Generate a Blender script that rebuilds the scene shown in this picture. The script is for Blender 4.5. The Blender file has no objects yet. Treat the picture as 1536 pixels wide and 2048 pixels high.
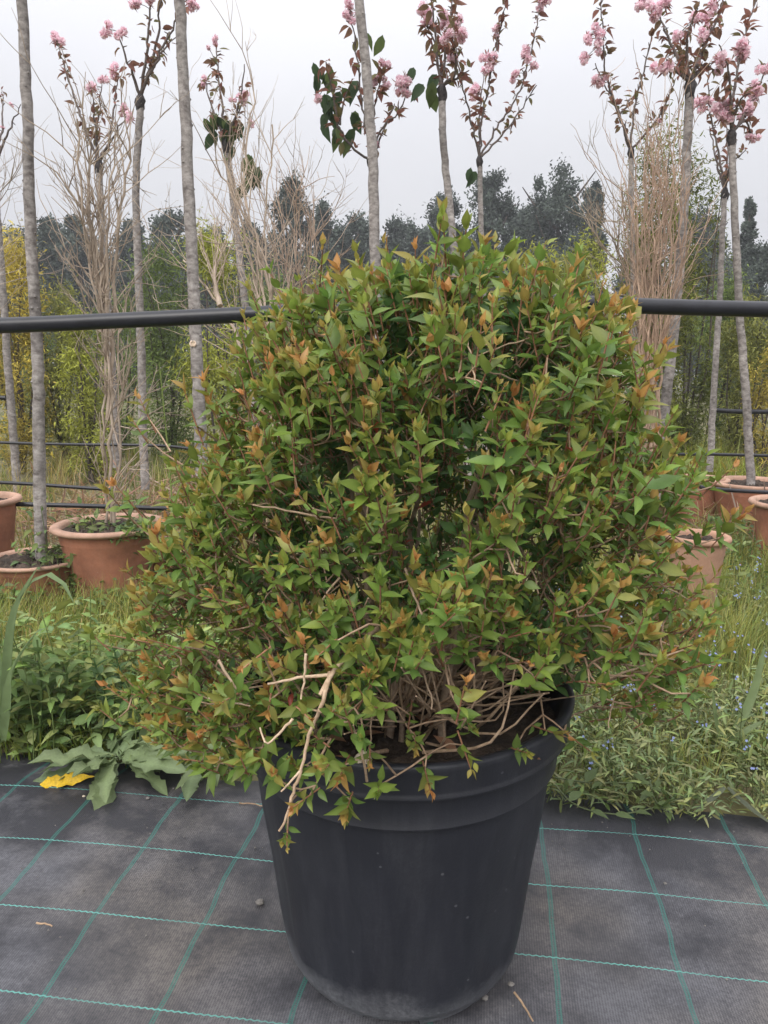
import bpy, math, random
import numpy as np
from mathutils import Matrix, Vector
random.seed(7); rng = np.random.default_rng(7)
scene = bpy.context.scene
C = scene.collection
R = math.radians

# ------------------------------------------------------------------ camera
CAM_H, PITCH, F = 0.96, R(10.9), 1500.0          # focal length in pixels of a 1536 wide picture
cam_d = bpy.data.cameras.new('camera'); cam = bpy.data.objects.new('camera', cam_d); C.objects.link(cam)
cam_d.sensor_fit = 'HORIZONTAL'; cam_d.sensor_width = 36.0; cam_d.lens = 36.0*F/1536
cam_d.clip_start = 0.02; cam_d.clip_end = 3000
cam.location = (0, 0, CAM_H); cam.rotation_euler = (math.pi/2-PITCH, 0, 0)
scene.camera = cam

# ------------------------------------------------------------------ sky, sun, exposure
SUN_EL, SUN_AZ = R(44), R(202)
w = bpy.data.worlds.new('World'); scene.world = w; w.use_nodes = True
nt = w.node_tree; nt.nodes.clear()
def wn(t, **k):
    n = nt.nodes.new(t)
    for a, b in k.items(): setattr(n, a, b)
    return n
sky = wn('ShaderNodeTexSky', sky_type='NISHITA', sun_disc=False, sun_elevation=SUN_EL, sun_rotation=SUN_AZ, dust_density=4.0)
tc = wn('ShaderNodeTexCoord'); mp = wn('ShaderNodeMapping'); mp.inputs['Scale'].default_value = (1.0, 1.0, 2.6)
nz = wn('ShaderNodeTexNoise'); nz.inputs['Scale'].default_value = 1.6; nz.inputs['Detail'].default_value = 4
cr = wn('ShaderNodeValToRGB')
cr.color_ramp.elements[0].position = 0.3; cr.color_ramp.elements[0].color = (4.5, 4.53, 4.82, 1)
cr.color_ramp.elements[1].position = 0.72; cr.color_ramp.elements[1].color = (4.95, 4.95, 5.15, 1)
mx = wn('ShaderNodeMix', data_type='RGBA'); mx.inputs[0].default_value = 0.95
bg = wn('ShaderNodeBackground'); bg.inputs['Strength'].default_value = 0.1
ow = wn('ShaderNodeOutputWorld')
L = nt.links.new
L(tc.outputs['Generated'], mp.inputs[0]); L(mp.outputs[0], nz.inputs['Vector']); L(nz.outputs['Fac'], cr.inputs[0])
sxw = wn('ShaderNodeSeparateXYZ'); L(tc.outputs['Generated'], sxw.inputs[0])      # overcast sky: brighter towards the zenith
ovc = wn('ShaderNodeMapRange'); ovc.interpolation_type = 'SMOOTHSTEP'; ovc.inputs['From Min'].default_value = 0.12; ovc.inputs['To Min'].default_value = 1.0; ovc.inputs['To Max'].default_value = 3.0
L(sxw.outputs['Z'], ovc.inputs['Value'])
ovm = wn('ShaderNodeMix', data_type='RGBA', blend_type='MULTIPLY'); ovm.inputs[0].default_value = 1.0
L(cr.outputs[0], ovm.inputs[6]); L(ovc.outputs[0], ovm.inputs[7])
L(sky.outputs[0], mx.inputs[6]); L(ovm.outputs[2], mx.inputs[7]); L(mx.outputs[2], bg.inputs[0]); L(bg.outputs[0], ow.inputs[0])
sd = bpy.data.lights.new('sun', 'SUN'); sd.energy = 1.5; sd.angle = R(35); sd.color = (1.0, 0.96, 0.9)
so = bpy.data.objects.new('sun', sd); C.objects.link(so)
sv = Vector((math.sin(SUN_AZ)*math.cos(SUN_EL), math.cos(SUN_AZ)*math.cos(SUN_EL), math.sin(SUN_EL)))
so.rotation_euler = sv.to_track_quat('Z', 'Y').to_euler(); so.location = sv*30
vs = scene.view_settings; vs.view_transform = 'Standard'; vs.look = 'None'; vs.gamma = 1; vs.use_curve_mapping = False
vs.exposure = 0.66

# ------------------------------------------------------------------ helpers
cp, sp = math.cos(PITCH), math.sin(PITCH)
def P(px, py, Y):
    """world point at distance Y in front of the camera position that is seen at photo pixel px, py"""
    u = (px-768)/F; v = (1024-py)/F
    d = np.array([u, cp+v*sp, -sp+v*cp])
    return np.array([0, 0, CAM_H]) + d*(Y/d[1])
def nrm(a):
    a = np.asarray(a, float)
    return a/np.maximum(np.linalg.norm(a, axis=-1, keepdims=True), 1e-9)

class MB:
    def __init__(s): s.v=[]; s.l=[]; s.t=[]; s.c=[]; s.n=0; s.m=[]
    def add(s, V, faces, col=None, mi=0):
        """V (n,3); faces list of index lists or (k,m) array"""
        V = np.asarray(V, float); s.v.append(V)
        s.c.append(np.ones((len(V),3))*0.5 if col is None else np.broadcast_to(np.asarray(col,float),(len(V),3)))
        if isinstance(faces, np.ndarray):
            s.l.append((faces+s.n).ravel()); s.t.append(np.full(len(faces), faces.shape[1])); k=len(faces)
        else:
            s.l.append(np.array([i+s.n for f in faces for i in f])); s.t.append(np.array([len(f) for f in faces])); k=len(faces)
        s.m.append(np.full(k, mi)); s.n += len(V); return s
    def mesh(s, name, mats, smooth=True):
        me = bpy.data.meshes.new(name)
        V = np.concatenate(s.v); Lx = np.concatenate(s.l).astype(np.int32); T = np.concatenate(s.t).astype(np.int32)
        me.vertices.add(len(V)); me.vertices.foreach_set('co', V.astype(np.float32).ravel())
        me.loops.add(len(Lx)); me.loops.foreach_set('vertex_index', Lx)
        me.polygons.add(len(T)); me.polygons.foreach_set('loop_start', np.concatenate([[0], np.cumsum(T)[:-1]]).astype(np.int32))
        me.polygons.foreach_set('loop_total', T)
        me.polygons.foreach_set('material_index', np.concatenate(s.m).astype(np.int32))
        me.polygons.foreach_set('use_smooth', np.full(len(T), smooth))
        me.update(calc_edges=True)
        a = me.color_attributes.new('Col', 'FLOAT_COLOR', 'POINT')
        cc = np.concatenate(s.c); a.data.foreach_set('color', np.concatenate([cc, np.ones((len(cc),1))],1).astype(np.float32).ravel())
        for m in (mats if isinstance(mats,(list,tuple)) else [mats]): me.materials.append(m)
        me.validate()
        return me
    def build(s, name, mats, parent=None, smooth=True, loc=None):
        return ob(name, s.mesh(name, mats, smooth), parent, loc)
def ob(name, data, parent=None, loc=None):
    o = bpy.data.objects.new(name, data); C.objects.link(o)
    if parent is not None:
        o.parent = parent; o.matrix_parent_inverse = Matrix.Translation(-Vector(parent.location))
    if loc is not None: o.location = loc
    return o
def tag(o, label=None, cat=None, group=None, kind=None):
    if label: o['label'] = label
    if cat: o['category'] = cat
    if group: o['group'] = group
    if kind: o['kind'] = kind
    return o
def empty(name, loc, label, cat, group=None):
    o = bpy.data.objects.new(name, None); C.objects.link(o); o.location = tuple(loc); o.empty_display_size = 0.05
    return tag(o, label, cat, group)

def resample(pts, n):
    pts = np.asarray(pts, float)
    # Catmull-Rom through the points
    if len(pts) > 2:
        e = np.vstack([2*pts[0]-pts[1], pts, 2*pts[-1]-pts[-2]]); out=[]
        for i in range(1, len(e)-2):
            for t in np.linspace(0, 1, 8, endpoint=False):
                a,b,c,d = e[i-1:i+3]
                out.append(0.5*((2*b)+(-a+c)*t+(2*a-5*b+4*c-d)*t*t+(-a+3*b-3*c+d)*t**3))
        out.append(pts[-1]); pts = np.array(out)
    s = np.concatenate([[0], np.cumsum(np.linalg.norm(np.diff(pts,axis=0),axis=1))])
    q = np.linspace(0, s[-1], n)
    return np.stack([np.interp(q, s, pts[:,k]) for k in range(3)],1)
def tube(mb, pts, r, seg=6, col=None, mi=0, wob=0.0):
    pts = np.asarray(pts, float); n=len(pts); r = np.broadcast_to(np.asarray(r,float),(n,)) if np.ndim(r) else np.full(n,float(r))
    t = nrm(np.gradient(pts, axis=0))
    ref = np.array([1.0,0,0]) if abs(t[0][0])<0.8 else np.array([0,1.0,0])
    a = nrm(np.cross(t, ref)); b = np.cross(t, a)
    th = np.arange(seg)*2*math.pi/seg
    rr = r[:,None]*(1+wob*rng.standard_normal((n,seg))) if wob else np.repeat(r[:,None],seg,1)
    V = pts[:,None,:] + rr[:,:,None]*(np.cos(th)[None,:,None]*a[:,None,:]+np.sin(th)[None,:,None]*b[:,None,:])
    i = np.arange(n-1)[:,None]*seg; j=np.arange(seg)[None,:]; k=(np.arange(seg)+1)%seg
    Fq = np.stack([i+j, i+k[None,:], i+seg+k[None,:], i+seg+j],-1).reshape(-1,4)
    V = V.reshape(-1,3)
    mb.add(V, Fq, col, mi)
    mb.add(V[:seg], [list(range(seg))[::-1]], col, mi); mb.add(V[-seg:], [list(range(seg))], col, mi)

# leaf templates: length along +Y, width along X, facing +Z
def leaf_template(rows, fold=0.25, curl=0.15, ratio=0.42, wave=0.0):
    v=[(0,0,0)]; t=[0.0]
    for k,(tt,wd) in enumerate(rows):
        hw = wd*ratio*0.5; z = -curl*tt*tt; wv = wave*(1 if k%2 else -1)
        v += [(-hw, tt, z+fold*hw*2*0.5+wv*hw), (0, tt, z), (hw, tt, z+fold*hw*2*0.5-wv*hw)]; t += [tt]*3
    v.append((0,1,-curl)); t.append(1.0); n=len(rows)
    f=[[0,2,1],[0,3,2]]
    for k in range(n-1):
        a=1+3*k; b=a+3
        f += [[a,a+1,b+1],[a,b+1,b],[a+1,a+2,b+2],[a+1,b+2,b+1]]
    a=1+3*(n-1); e=len(v)-1
    f += [[a,a+1,e],[a+1,a+2,e]]
    mid=np.array([1.0]+[0,1.0,0]*n+[1.0])
    return dict(v=np.array(v,float), t=np.array(t), f=np.array(f), mid=mid)
OVATE = [leaf_template([(.07,.35),(.2,.82),(.38,1.0),(.58,.82),(.78,.42),(.9,.18)], fo, cu, ra) for fo,cu,ra in
         ((.45,.12,.46),(.25,.38,.42),(.8,.03,.36),(.4,-.16,.50),(.55,.22,.38),(.3,.05,.54))]
for k_,T_ in enumerate(OVATE):      # sideways sweep and a little twist so no two shapes are alike
    v_=T_['v']; v_[:,0]+=(.05,-.07,.04,-.04,.08,-.02)[k_]*v_[:,1]**2; v_[:,2]+=(.25,-.3,.2,-.2,.35,-.25)[k_]*v_[:,0]*v_[:,1]
LANCE = leaf_template([(.15,.7),(.4,1.0),(.7,.65)], .4, .3, .22)
SIMPLE = leaf_template([(.3,1.0),(.65,.8)], .4, .15, .5)
SERR = [leaf_template([(.05,.15),(.18,.75),(.4,1.0),(.62,.85),(.82,.4)], .5, c, .48) for c in (.25,.5,.1)]
MIDLEAF = leaf_template([(.38,1.0)], .4, .2, .26)
FLAKE = dict(v=np.array([(0,0,0),(-.26,.5,.06),(.26,.5,.06),(0,1,0)],float), t=np.array([0,.5,.5,1.]), f=np.array([[0,2,1],[1,2,3]]))
def frames(ydir, up):
    y = nrm(ydir); x = nrm(np.cross(y, up)); z = np.cross(x, y)
    return x, y, z
def leaves(mb, T, pos, ydir, up, size, c0, c1, mi=0):
    pos=np.asarray(pos); N=len(pos)
    if N==0: return
    x,y,z = frames(ydir, up); tv=T['v']
    V = pos[:,None,:] + np.asarray(size)[:,None,None]*(tv[None,:,0,None]*x[:,None,:]+tv[None,:,1,None]*y[:,None,:]+tv[None,:,2,None]*z[:,None,:])
    tt=T['t'][None,:,None]
    col = np.asarray(c0)[:,None,:]*(1-tt)+np.asarray(c1)[:,None,:]*tt
    if 'mid' in T: col=col*(.93+.2*T['mid'][None,:,None])
    nv=len(tv); Fx=(T['f'][None]+np.arange(N)[:,None,None]*nv).reshape(-1,3)
    mb.add(V.reshape(-1,3), Fx, col.reshape(-1,3), mi)
def leaf_matrix(pos, ydir, up, size):
    x,y,z = frames(np.asarray(ydir)[None], np.asarray(up)[None]); x,y,z=x[0]*size,y[0]*size,z[0]*size
    return Matrix(((x[0],y[0],z[0],pos[0]),(x[1],y[1],z[1],pos[1]),(x[2],y[2],z[2],pos[2]),(0,0,0,1)))
def place(name, mesh, parent, M):
    o = bpy.data.objects.new(name, mesh); C.objects.link(o); o.parent = parent
    o.matrix_parent_inverse = Matrix.Translation(-Vector(parent.location)); o.matrix_basis = M
    return o

# ------------------------------------------------------------------ materials
def mat(name):
    m = bpy.data.materials.new(name); m.use_nodes=True
    n=m.node_tree.nodes; return m, n, m.node_tree.links.new, n['Principled BSDF'], n['Material Output']
def nd(n, t, ins=None, **k):
    q=n.new(t)
    for a,b in k.items(): setattr(q,a,b)
    for a,b in (ins or {}).items(): q.inputs[a].default_value=b
    return q
def leaf_mat(name, rough=0.45, trans=0.3, spec=0.4, var=0.25, nscale=60):
    m,n,l,p,o = mat(name)
    a=nd(n,'ShaderNodeAttribute',attribute_name='Col'); tcn=nd(n,'ShaderNodeTexCoord')
    z=nd(n,'ShaderNodeTexNoise',{'Scale':nscale,'Detail':3}); l(tcn.outputs['Object'],z.inputs['Vector'])
    mr=nd(n,'ShaderNodeMapRange',{'To Min':1-var,'To Max':1+var}); l(z.outputs['Fac'],mr.inputs['Value'])
    mu=nd(n,'ShaderNodeMix',{0:1.0},data_type='RGBA',blend_type='MULTIPLY'); l(a.outputs['Color'],mu.inputs[6]); l(mr.outputs[0],mu.inputs[7])
    l(mu.outputs[2],p.inputs['Base Color']); p.inputs['Roughness'].default_value=rough; p.inputs['Specular IOR Level'].default_value=spec
    t=nd(n,'ShaderNodeBsdfTranslucent'); l(mu.outputs[2],t.inputs['Color'])
    s=nd(n,'ShaderNodeMixShader',{0:trans}); l(p.outputs[0],s.inputs[1]); l(t.outputs[0],s.inputs[2]); l(s.outputs[0],o.inputs[0])
    return m
def bark_mat(name, c0, c1, scale=30, stretch=(1,1,1), bump=0.3, rough=0.85, use_col=False):
    m,n,l,p,o = mat(name)
    tcn=nd(n,'ShaderNodeTexCoord'); mpn=nd(n,'ShaderNodeMapping'); mpn.inputs['Scale'].default_value=stretch
    l(tcn.outputs['Object'],mpn.inputs[0])
    z=nd(n,'ShaderNodeTexNoise',{'Scale':scale,'Detail':5,'Roughness':0.65}); l(mpn.outputs[0],z.inputs['Vector'])
    r=nd(n,'ShaderNodeValToRGB'); r.color_ramp.elements[0].position=.32; r.color_ramp.elements[1].position=.68
    r.color_ramp.elements[0].color=(*c0,1); r.color_ramp.elements[1].color=(*c1,1); l(z.outputs['Fac'],r.inputs[0])
    z2=nd(n,'ShaderNodeTexNoise',{'Scale':4.5,'Detail':5,'Roughness':.6}); l(tcn.outputs['Object'],z2.inputs['Vector'])
    mr=nd(n,'ShaderNodeMapRange',{'From Min':.25,'From Max':.75,'To Min':.6,'To Max':1.3}); l(z2.outputs['Fac'],mr.inputs['Value'])
    mu=nd(n,'ShaderNodeMix',{0:1.0},data_type='RGBA',blend_type='MULTIPLY'); l(r.outputs[0],mu.inputs[6]); l(mr.outputs[0],mu.inputs[7])
    last=mu.outputs[2]
    if use_col:
        a=nd(n,'ShaderNodeAttribute',attribute_name='Col')
        m2=nd(n,'ShaderNodeMix',{0:1.0},data_type='RGBA',blend_type='MULTIPLY'); l(last,m2.inputs[6]); l(a.outputs['Color'],m2.inputs[7]); last=m2.outputs[2]
    l(last,p.inputs['Base Color']); p.inputs['Roughness'].default_value=rough; p.inputs['Specular IOR Level'].default_value=.25
    b=nd(n,'ShaderNodeBump',{'Strength':bump,'Distance':0.01}); l(z.outputs['Fac'],b.inputs['Height']); l(b.outputs[0],p.inputs['Normal'])
    return m
M_leaf = leaf_mat('shrub_leaf', .42, .40, .4)
M_bg = leaf_mat('background_foliage', .6, .42, .25, .3, 3)
M_far = leaf_mat('far_foliage', .7, .2, .2, .3, 1)
M_herb = leaf_mat('herb_leaf', .5, .3, .35, .25, 40)
M_petal = leaf_mat('petal', .6, .55, .2, .10, 30)
M_twig = bark_mat('twig_bark', (.42,.33,.25), (.78,.66,.54), 90, (1,1,1), .3, .8, True)
M_cherry = bark_mat('cherry_bark', (.13,.112,.105), (.40,.37,.35), 34, (1,1,1.5), .45)
M_branch = bark_mat('cherry_branch_bark', (.09,.07,.065), (.2,.165,.15), 60, (1,1,2), .3)
M_wrap = bark_mat('graft_wrap', (.014,.012,.013), (.07,.06,.058), 60, (1,1,1), .3, .6)
M_bare = bark_mat('bare_twig_bark', (.32,.26,.21), (.56,.48,.40), 40, (1,1,.4), .2, .85, True)
M_dark = bark_mat('dark_trunk', (.05,.04,.035), (.12,.10,.085), 8)
M_straw = leaf_mat('dry_straw', .7, .2, .2, .25, 20)

def pot_material(name, base, dust, dz, rough=.5, dust_lo=0.0, grime=.85):
    m,n,l,p,o = mat(name)
    tcn=nd(n,'ShaderNodeTexCoord'); sx=nd(n,'ShaderNodeSeparateXYZ'); l(tcn.outputs['Object'],sx.inputs[0])
    z=nd(n,'ShaderNodeTexNoise',{'Scale':7,'Detail':7,'Roughness':.7}); l(tcn.outputs['Object'],z.inputs['Vector'])
    mpv=nd(n,'ShaderNodeMapping'); mpv.inputs['Scale'].default_value=(14,14,1.6); l(tcn.outputs['Object'],mpv.inputs[0])
    zs=nd(n,'ShaderNodeTexNoise',{'Scale':1.5,'Detail':6,'Roughness':.7}); l(mpv.outputs[0],zs.inputs['Vector'])
    zf=nd(n,'ShaderNodeTexNoise',{'Scale':160,'Detail':3,'Roughness':.8}); l(tcn.outputs['Object'],zf.inputs['Vector'])
    ad=nd(n,'ShaderNodeMath',{1:-.5},operation='ADD'); l(z.outputs['Fac'],ad.inputs[0])
    mz=nd(n,'ShaderNodeMath',{1:.16},operation='MULTIPLY'); l(ad.outputs[0],mz.inputs[0])
    hz=nd(n,'ShaderNodeMath',operation='ADD'); l(sx.outputs['Z'],hz.inputs[0]); l(mz.outputs[0],hz.inputs[1])
    g=nd(n,'ShaderNodeMapRange',{'From Min':dz[0],'From Max':dz[1],'To Min':dz[2],'To Max':dust_lo}); l(hz.outputs[0],g.inputs['Value'])
    st=nd(n,'ShaderNodeMapRange',{'From Min':.45,'From Max':.8,'To Min':0,'To Max':.15}); l(zs.outputs['Fac'],st.inputs['Value'])
    a1=nd(n,'ShaderNodeMath',operation='ADD'); l(g.outputs[0],a1.inputs[0]); l(st.outputs[0],a1.inputs[1])
    fm=nd(n,'ShaderNodeMapRange',{'From Min':.35,'From Max':.68,'To Min':.5,'To Max':1.3}); l(zf.outputs['Fac'],fm.inputs['Value'])
    a2=nd(n,'ShaderNodeMath',operation='MULTIPLY',use_clamp=True); l(a1.outputs[0],a2.inputs[0]); l(fm.outputs[0],a2.inputs[1])
    # stray pale specks
    vo=nd(n,'ShaderNodeTexVoronoi',{'Scale':26,'Randomness':1}); l(tcn.outputs['Object'],vo.inputs['Vector'])
    vs_=nd(n,'ShaderNodeMath',{1:.055},operation='LESS_THAN'); l(vo.outputs['Distance'],vs_.inputs[0])
    vm=nd(n,'ShaderNodeMath',{1:.35},operation='MULTIPLY'); l(vs_.outputs[0],vm.inputs[0])
    a3=nd(n,'ShaderNodeMath',operation='ADD',use_clamp=True); l(a2.outputs[0],a3.inputs[0]); l(vm.outputs[0],a3.inputs[1])
    c=nd(n,'ShaderNodeMix',{6:(*base,1),7:(*dust,1)},data_type='RGBA'); l(a3.outputs[0],c.inputs[0])
    st2=nd(n,'ShaderNodeMapRange',{'From Min':.3,'From Max':.65,'To Min':grime,'To Max':1.1}); l(z.outputs['Fac'],st2.inputs['Value'])
    gm=nd(n,'ShaderNodeMix',{0:1.0},data_type='RGBA',blend_type='MULTIPLY'); l(c.outputs[2],gm.inputs[6]); l(st2.outputs[0],gm.inputs[7]); l(gm.outputs[2],p.inputs['Base Color'])
    rr=nd(n,'ShaderNodeMapRange',{'To Min':rough,'To Max':.9}); l(a3.outputs[0],rr.inputs['Value']); l(rr.outputs[0],p.inputs['Roughness'])
    b=nd(n,'ShaderNodeBump',{'Strength':.12,'Distance':.004}); l(zf.outputs['Fac'],b.inputs['Height']); l(b.outputs[0],p.inputs['Normal'])
    p.inputs['Specular IOR Level'].default_value=.4
    return m
M_pot = pot_material('black_plastic', (.017,.0185,.025), (.17,.175,.19), (0.005,.085,1.0), .46)
M_terra = pot_material('terracotta', (.36,.135,.075), (.44,.27,.19), (0.0,.14,.6), .75, .18, .55)
M_terra_rim = pot_material('terracotta_rim', (.42,.22,.145), (.55,.40,.31), (0.0,.1,.5), .8, .45, .6)
M_terra_pale = pot_material('terracotta_pale', (.40,.21,.13), (.48,.33,.25), (0.0,.1,.4), .8, .35, .65)
def soil_material(name, c0, c1, c2, scale):
    m,n,l,p,o = mat(name)
    tcn=nd(n,'ShaderNodeTexCoord'); z=nd(n,'ShaderNodeTexNoise',{'Scale':scale,'Detail':8,'Roughness':.75}); l(tcn.outputs['Object'],z.inputs['Vector'])
    r=nd(n,'ShaderNodeValToRGB'); e=r.color_ramp.elements; e[0].position=.3; e[0].color=(*c0,1); e[1].position=.72; e[1].color=(*c2,1)
    q=e.new(.5); q.color=(*c1,1); l(z.outputs['Fac'],r.inputs[0]); l(r.outputs[0],p.inputs['Base Color']); p.inputs['Roughness'].default_value=.95
    z2=nd(n,'ShaderNodeTexNoise',{'Scale':scale*6,'Detail':4}); l(tcn.outputs['Object'],z2.inputs['Vector'])
    b=nd(n,'ShaderNodeBump',{'Strength':.8,'Distance':.01}); l(z2.outputs['Fac'],b.inputs['Height']); l(b.outputs[0],p.inputs['Normal'])
    return m
M_soil = soil_material('potting_soil', (.015,.011,.009), (.05,.035,.026), (.14,.10,.075), 22)
M_ground = soil_material('ground_soil', (.05,.06,.02), (.13,.12,.05), (.24,.19,.12), 3.0)
def plain(name, col, rough=.5, spec=.4, noise=30, var=.3):
    m,n,l,p,o = mat(name)
    tcn=nd(n,'ShaderNodeTexCoord'); z=nd(n,'ShaderNodeTexNoise',{'Scale':noise,'Detail':5,'Roughness':.7}); l(tcn.outputs['Object'],z.inputs['Vector'])
    r=nd(n,'ShaderNodeMapRange',{'From Min':.3,'From Max':.7,'To Min':1-var,'To Max':1+var}); l(z.outputs['Fac'],r.inputs['Value'])
    mu=nd(n,'ShaderNodeMix',{0:1.0,6:(*col,1)},data_type='RGBA',blend_type='MULTIPLY'); l(r.outputs[0],mu.inputs[7]); l(mu.outputs[2],p.inputs['Base Color'])
    p.inputs['Roughness'].default_value=rough; p.inputs['Specular IOR Level'].default_value=spec
    return m
M_pipe = plain('black_polythene', (.013,.0135,.018), .38, .45, 18, .35)
M_stone = plain('grey_stone', (.16,.15,.14), .9, .3, 40, .4)
M_shell = plain('pale_shell', (.55,.47,.36), .45, .4, 60, .2)
M_deadleaf = plain('dry_leaf', (.28,.15,.09), .8, .3, 30, .35)
M_yellowleaf = plain('yellow_leaf', (.55,.36,.02), .6, .3, 25, .25)

# woven ground fabric: rotated grid of green marker yarns
MAT_TH = R(7.6)
def fabric_material():
    m,n,l,p,o = mat('woven_ground_fabric')
    tcn=nd(n,'ShaderNodeTexCoord'); sx=nd(n,'ShaderNodeSeparateXYZ'); l(tcn.outputs['Object'],sx.inputs[0])
    def M(op,a,b=None,clamp=False):
        q=nd(n,'ShaderNodeMath',operation=op,use_clamp=clamp)
        for i,x in enumerate((a,b)):
            if x is None: continue
            if isinstance(x,(int,float)): q.inputs[i].default_value=x
            else: l(x,q.inputs[i])
        return q.outputs[0]
    nz1=nd(n,'ShaderNodeTexNoise',{'Scale':3.0,'Detail':3}); l(tcn.outputs['Object'],nz1.inputs['Vector'])
    wob=M('MULTIPLY',M('SUBTRACT',nz1.outputs['Fac'],.5),.055)
    nz2=nd(n,'ShaderNodeTexNoise',{'Scale':2.1,'Detail':2}); 
    mpo=nd(n,'ShaderNodeMapping'); mpo.inputs['Location'].default_value=(4,9,0); l(tcn.outputs['Object'],mpo.inputs[0]); l(mpo.outputs[0],nz2.inputs['Vector'])
    wob2=M('MULTIPLY',M('SUBTRACT',nz2.outputs['Fac'],.5),.02)
    u=M('ADD',sx.outputs['X'],wob); v=M('ADD',sx.outputs['Y'],wob2)
    # lines along Y: ladder band 9 mm wide
    fu=M('ABSOLUTE',M('SUBTRACT',M('FRACT',M('ADD',M('DIVIDE',M('ADD',u,.463),.2),.5)),.5))
    du=M('MULTIPLY',fu,.2)
    band=M('LESS_THAN',du,.0042)
    core=M('LESS_THAN',M('ABSOLUTE',M('SUBTRACT',du,.0028)),.0013)
    lad=M('GREATER_THAN',M('FRACT',M('DIVIDE',v,.0042)),.45)
    bandm=M('MULTIPLY',band,M('MAXIMUM',M('MULTIPLY',lad,.6),M('MULTIPLY',core,.75)))
    # lines along X: thin zigzag yarn
    zig=M('MULTIPLY',M('SINE',M('MULTIPLY',u,2*math.pi/.011)),.0009)
    fv=M('ABSOLUTE',M('SUBTRACT',M('FRACT',M('ADD',M('DIVIDE',M('SUBTRACT',M('ADD',v,zig),.924),.182),.5)),.5))
    lat=M('LESS_THAN',M('MULTIPLY',fv,.182),.0013)
    # weave
    wx=M('SINE',M('MULTIPLY',sx.outputs['X'],2*math.pi/.0042)); wy=M('SINE',M('MULTIPLY',sx.outputs['Y'],2*math.pi/.0028))
    weave=M('ADD',M('MULTIPLY',M('ADD',wx,1),.25),M('MULTIPLY',M('MULTIPLY',wx,wy),.25))
    # dust
    d1=nd(n,'ShaderNodeTexNoise',{'Scale':4.2,'Detail':7,'Roughness':.66}); l(tcn.outputs['Object'],d1.inputs['Vector'])
    d2=nd(n,'ShaderNodeTexNoise',{'Scale':140,'Detail':3,'Roughness':.8}); l(tcn.outputs['Object'],d2.inputs['Vector'])
    edge=nd(n,'ShaderNodeMapRange',{'From Min':1.15,'From Max':1.5,'To Min':0,'To Max':-.14}); l(sx.outputs['Y'],edge.inputs['Value'])
    dd=M('ADD',d1.outputs['Fac'],edge.outputs[0])
    dm=nd(n,'ShaderNodeMapRange',{'From Min':.36,'From Max':.60,'To Min':.06,'To Max':1.0}); l(dd,dm.inputs['Value'])
    fine=nd(n,'ShaderNodeMapRange',{'From Min':.3,'From Max':.7,'To Min':.45,'To Max':1.5}); l(d2.outputs['Fac'],fine.inputs['Value'])
    wv=nd(n,'ShaderNodeMapRange',{'From Min':-.1,'From Max':.8,'To Min':1.35,'To Max':.30}); l(weave,wv.inputs['Value'])
    dust=M('MULTIPLY',M('MULTIPLY',dm.outputs[0],fine.outputs[0]),wv.outputs[0],True)
    tint=nd(n,'ShaderNodeTexNoise',{'Scale':2.3,'Detail':3}); l(tcn.outputs['Object'],tint.inputs['Vector'])
    tr=nd(n,'ShaderNodeValToRGB'); e=tr.color_ramp.elements; e[0].position=.42; e[0].color=(.13,.13,.143,1); e[1].position=.62; e[1].color=(.148,.134,.124,1); l(tint.outputs['Fac'],tr.inputs[0])
    base=nd(n,'ShaderNodeMix',{6:(.024,.024,.030,1)},data_type='RGBA'); l(dust,base.inputs[0]); l(tr.outputs[0],base.inputs[7])
    g1=nd(n,'ShaderNodeMix',{7:(.025,.17,.14,1)},data_type='RGBA'); l(M('MULTIPLY',bandm,.7),g1.inputs[0]); l(base.outputs[2],g1.inputs[6])
    fade=nd(n,'ShaderNodeTexNoise',{'Scale':9,'Detail':4}); l(tcn.outputs['Object'],fade.inputs['Vector'])
    fr=nd(n,'ShaderNodeMapRange',{'From Min':.35,'From Max':.6,'To Min':.55,'To Max':1}); l(fade.outputs['Fac'],fr.inputs['Value'])
    g2=nd(n,'ShaderNodeMix',{7:(.12,.34,.30,1)},data_type='RGBA'); l(M('MULTIPLY',lat,fr.outputs[0]),g2.inputs[0]); l(g1.outputs[2],g2.inputs[6])
    l(g2.outputs[2],p.inputs['Base Color'])
    rr=nd(n,'ShaderNodeMapRange',{'To Min':.5,'To Max':.9}); l(dust,rr.inputs['Value']); l(rr.outputs[0],p.inputs['Roughness'])
    b=nd(n,'ShaderNodeBump',{'Strength':.35,'Distance':.0015}); l(weave,b.inputs['Height']); l(b.outputs[0],p.inputs['Normal'])
    p.inputs['Specular IOR Level'].default_value=.4
    return m
M_fabric = fabric_material()

# ------------------------------------------------------------------ setting: ground and fabric
def gz(x, y):
    """gentle unevenness of the planted ground"""
    return 0.012*np.sin(2.1*x+0.7)*np.cos(1.7*y)+0.008*np.sin(5.3*x+1.3*y)
xs = np.concatenate([[-120,-60,-20,-8], np.linspace(-5,5,61), [8,20,60,120]])
ys = np.concatenate([[-120,-30,-6,-1], np.linspace(0,9,61), [12,20,40,120]])
X,Yg = np.meshgrid(xs, ys); near = ((np.abs(X)<6)&(Yg>1.75)&(Yg<10)).astype(float)
Z = gz(X,Yg)*near - 0.03
gV = np.stack([X,Yg,Z],-1).reshape(-1,3); nx=len(xs)
ii,jj = np.meshgrid(np.arange(len(ys)-1), np.arange(nx-1), indexing='ij')
gF = np.stack([ii*nx+jj, ii*nx+jj+1, (ii+1)*nx+jj+1, (ii+1)*nx+jj],-1).reshape(-1,4)
tag(MB().add(gV,gF).build('ground', M_ground), 'weedy soil with dry straw and grass behind the black fabric', 'ground', kind='structure')

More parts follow.
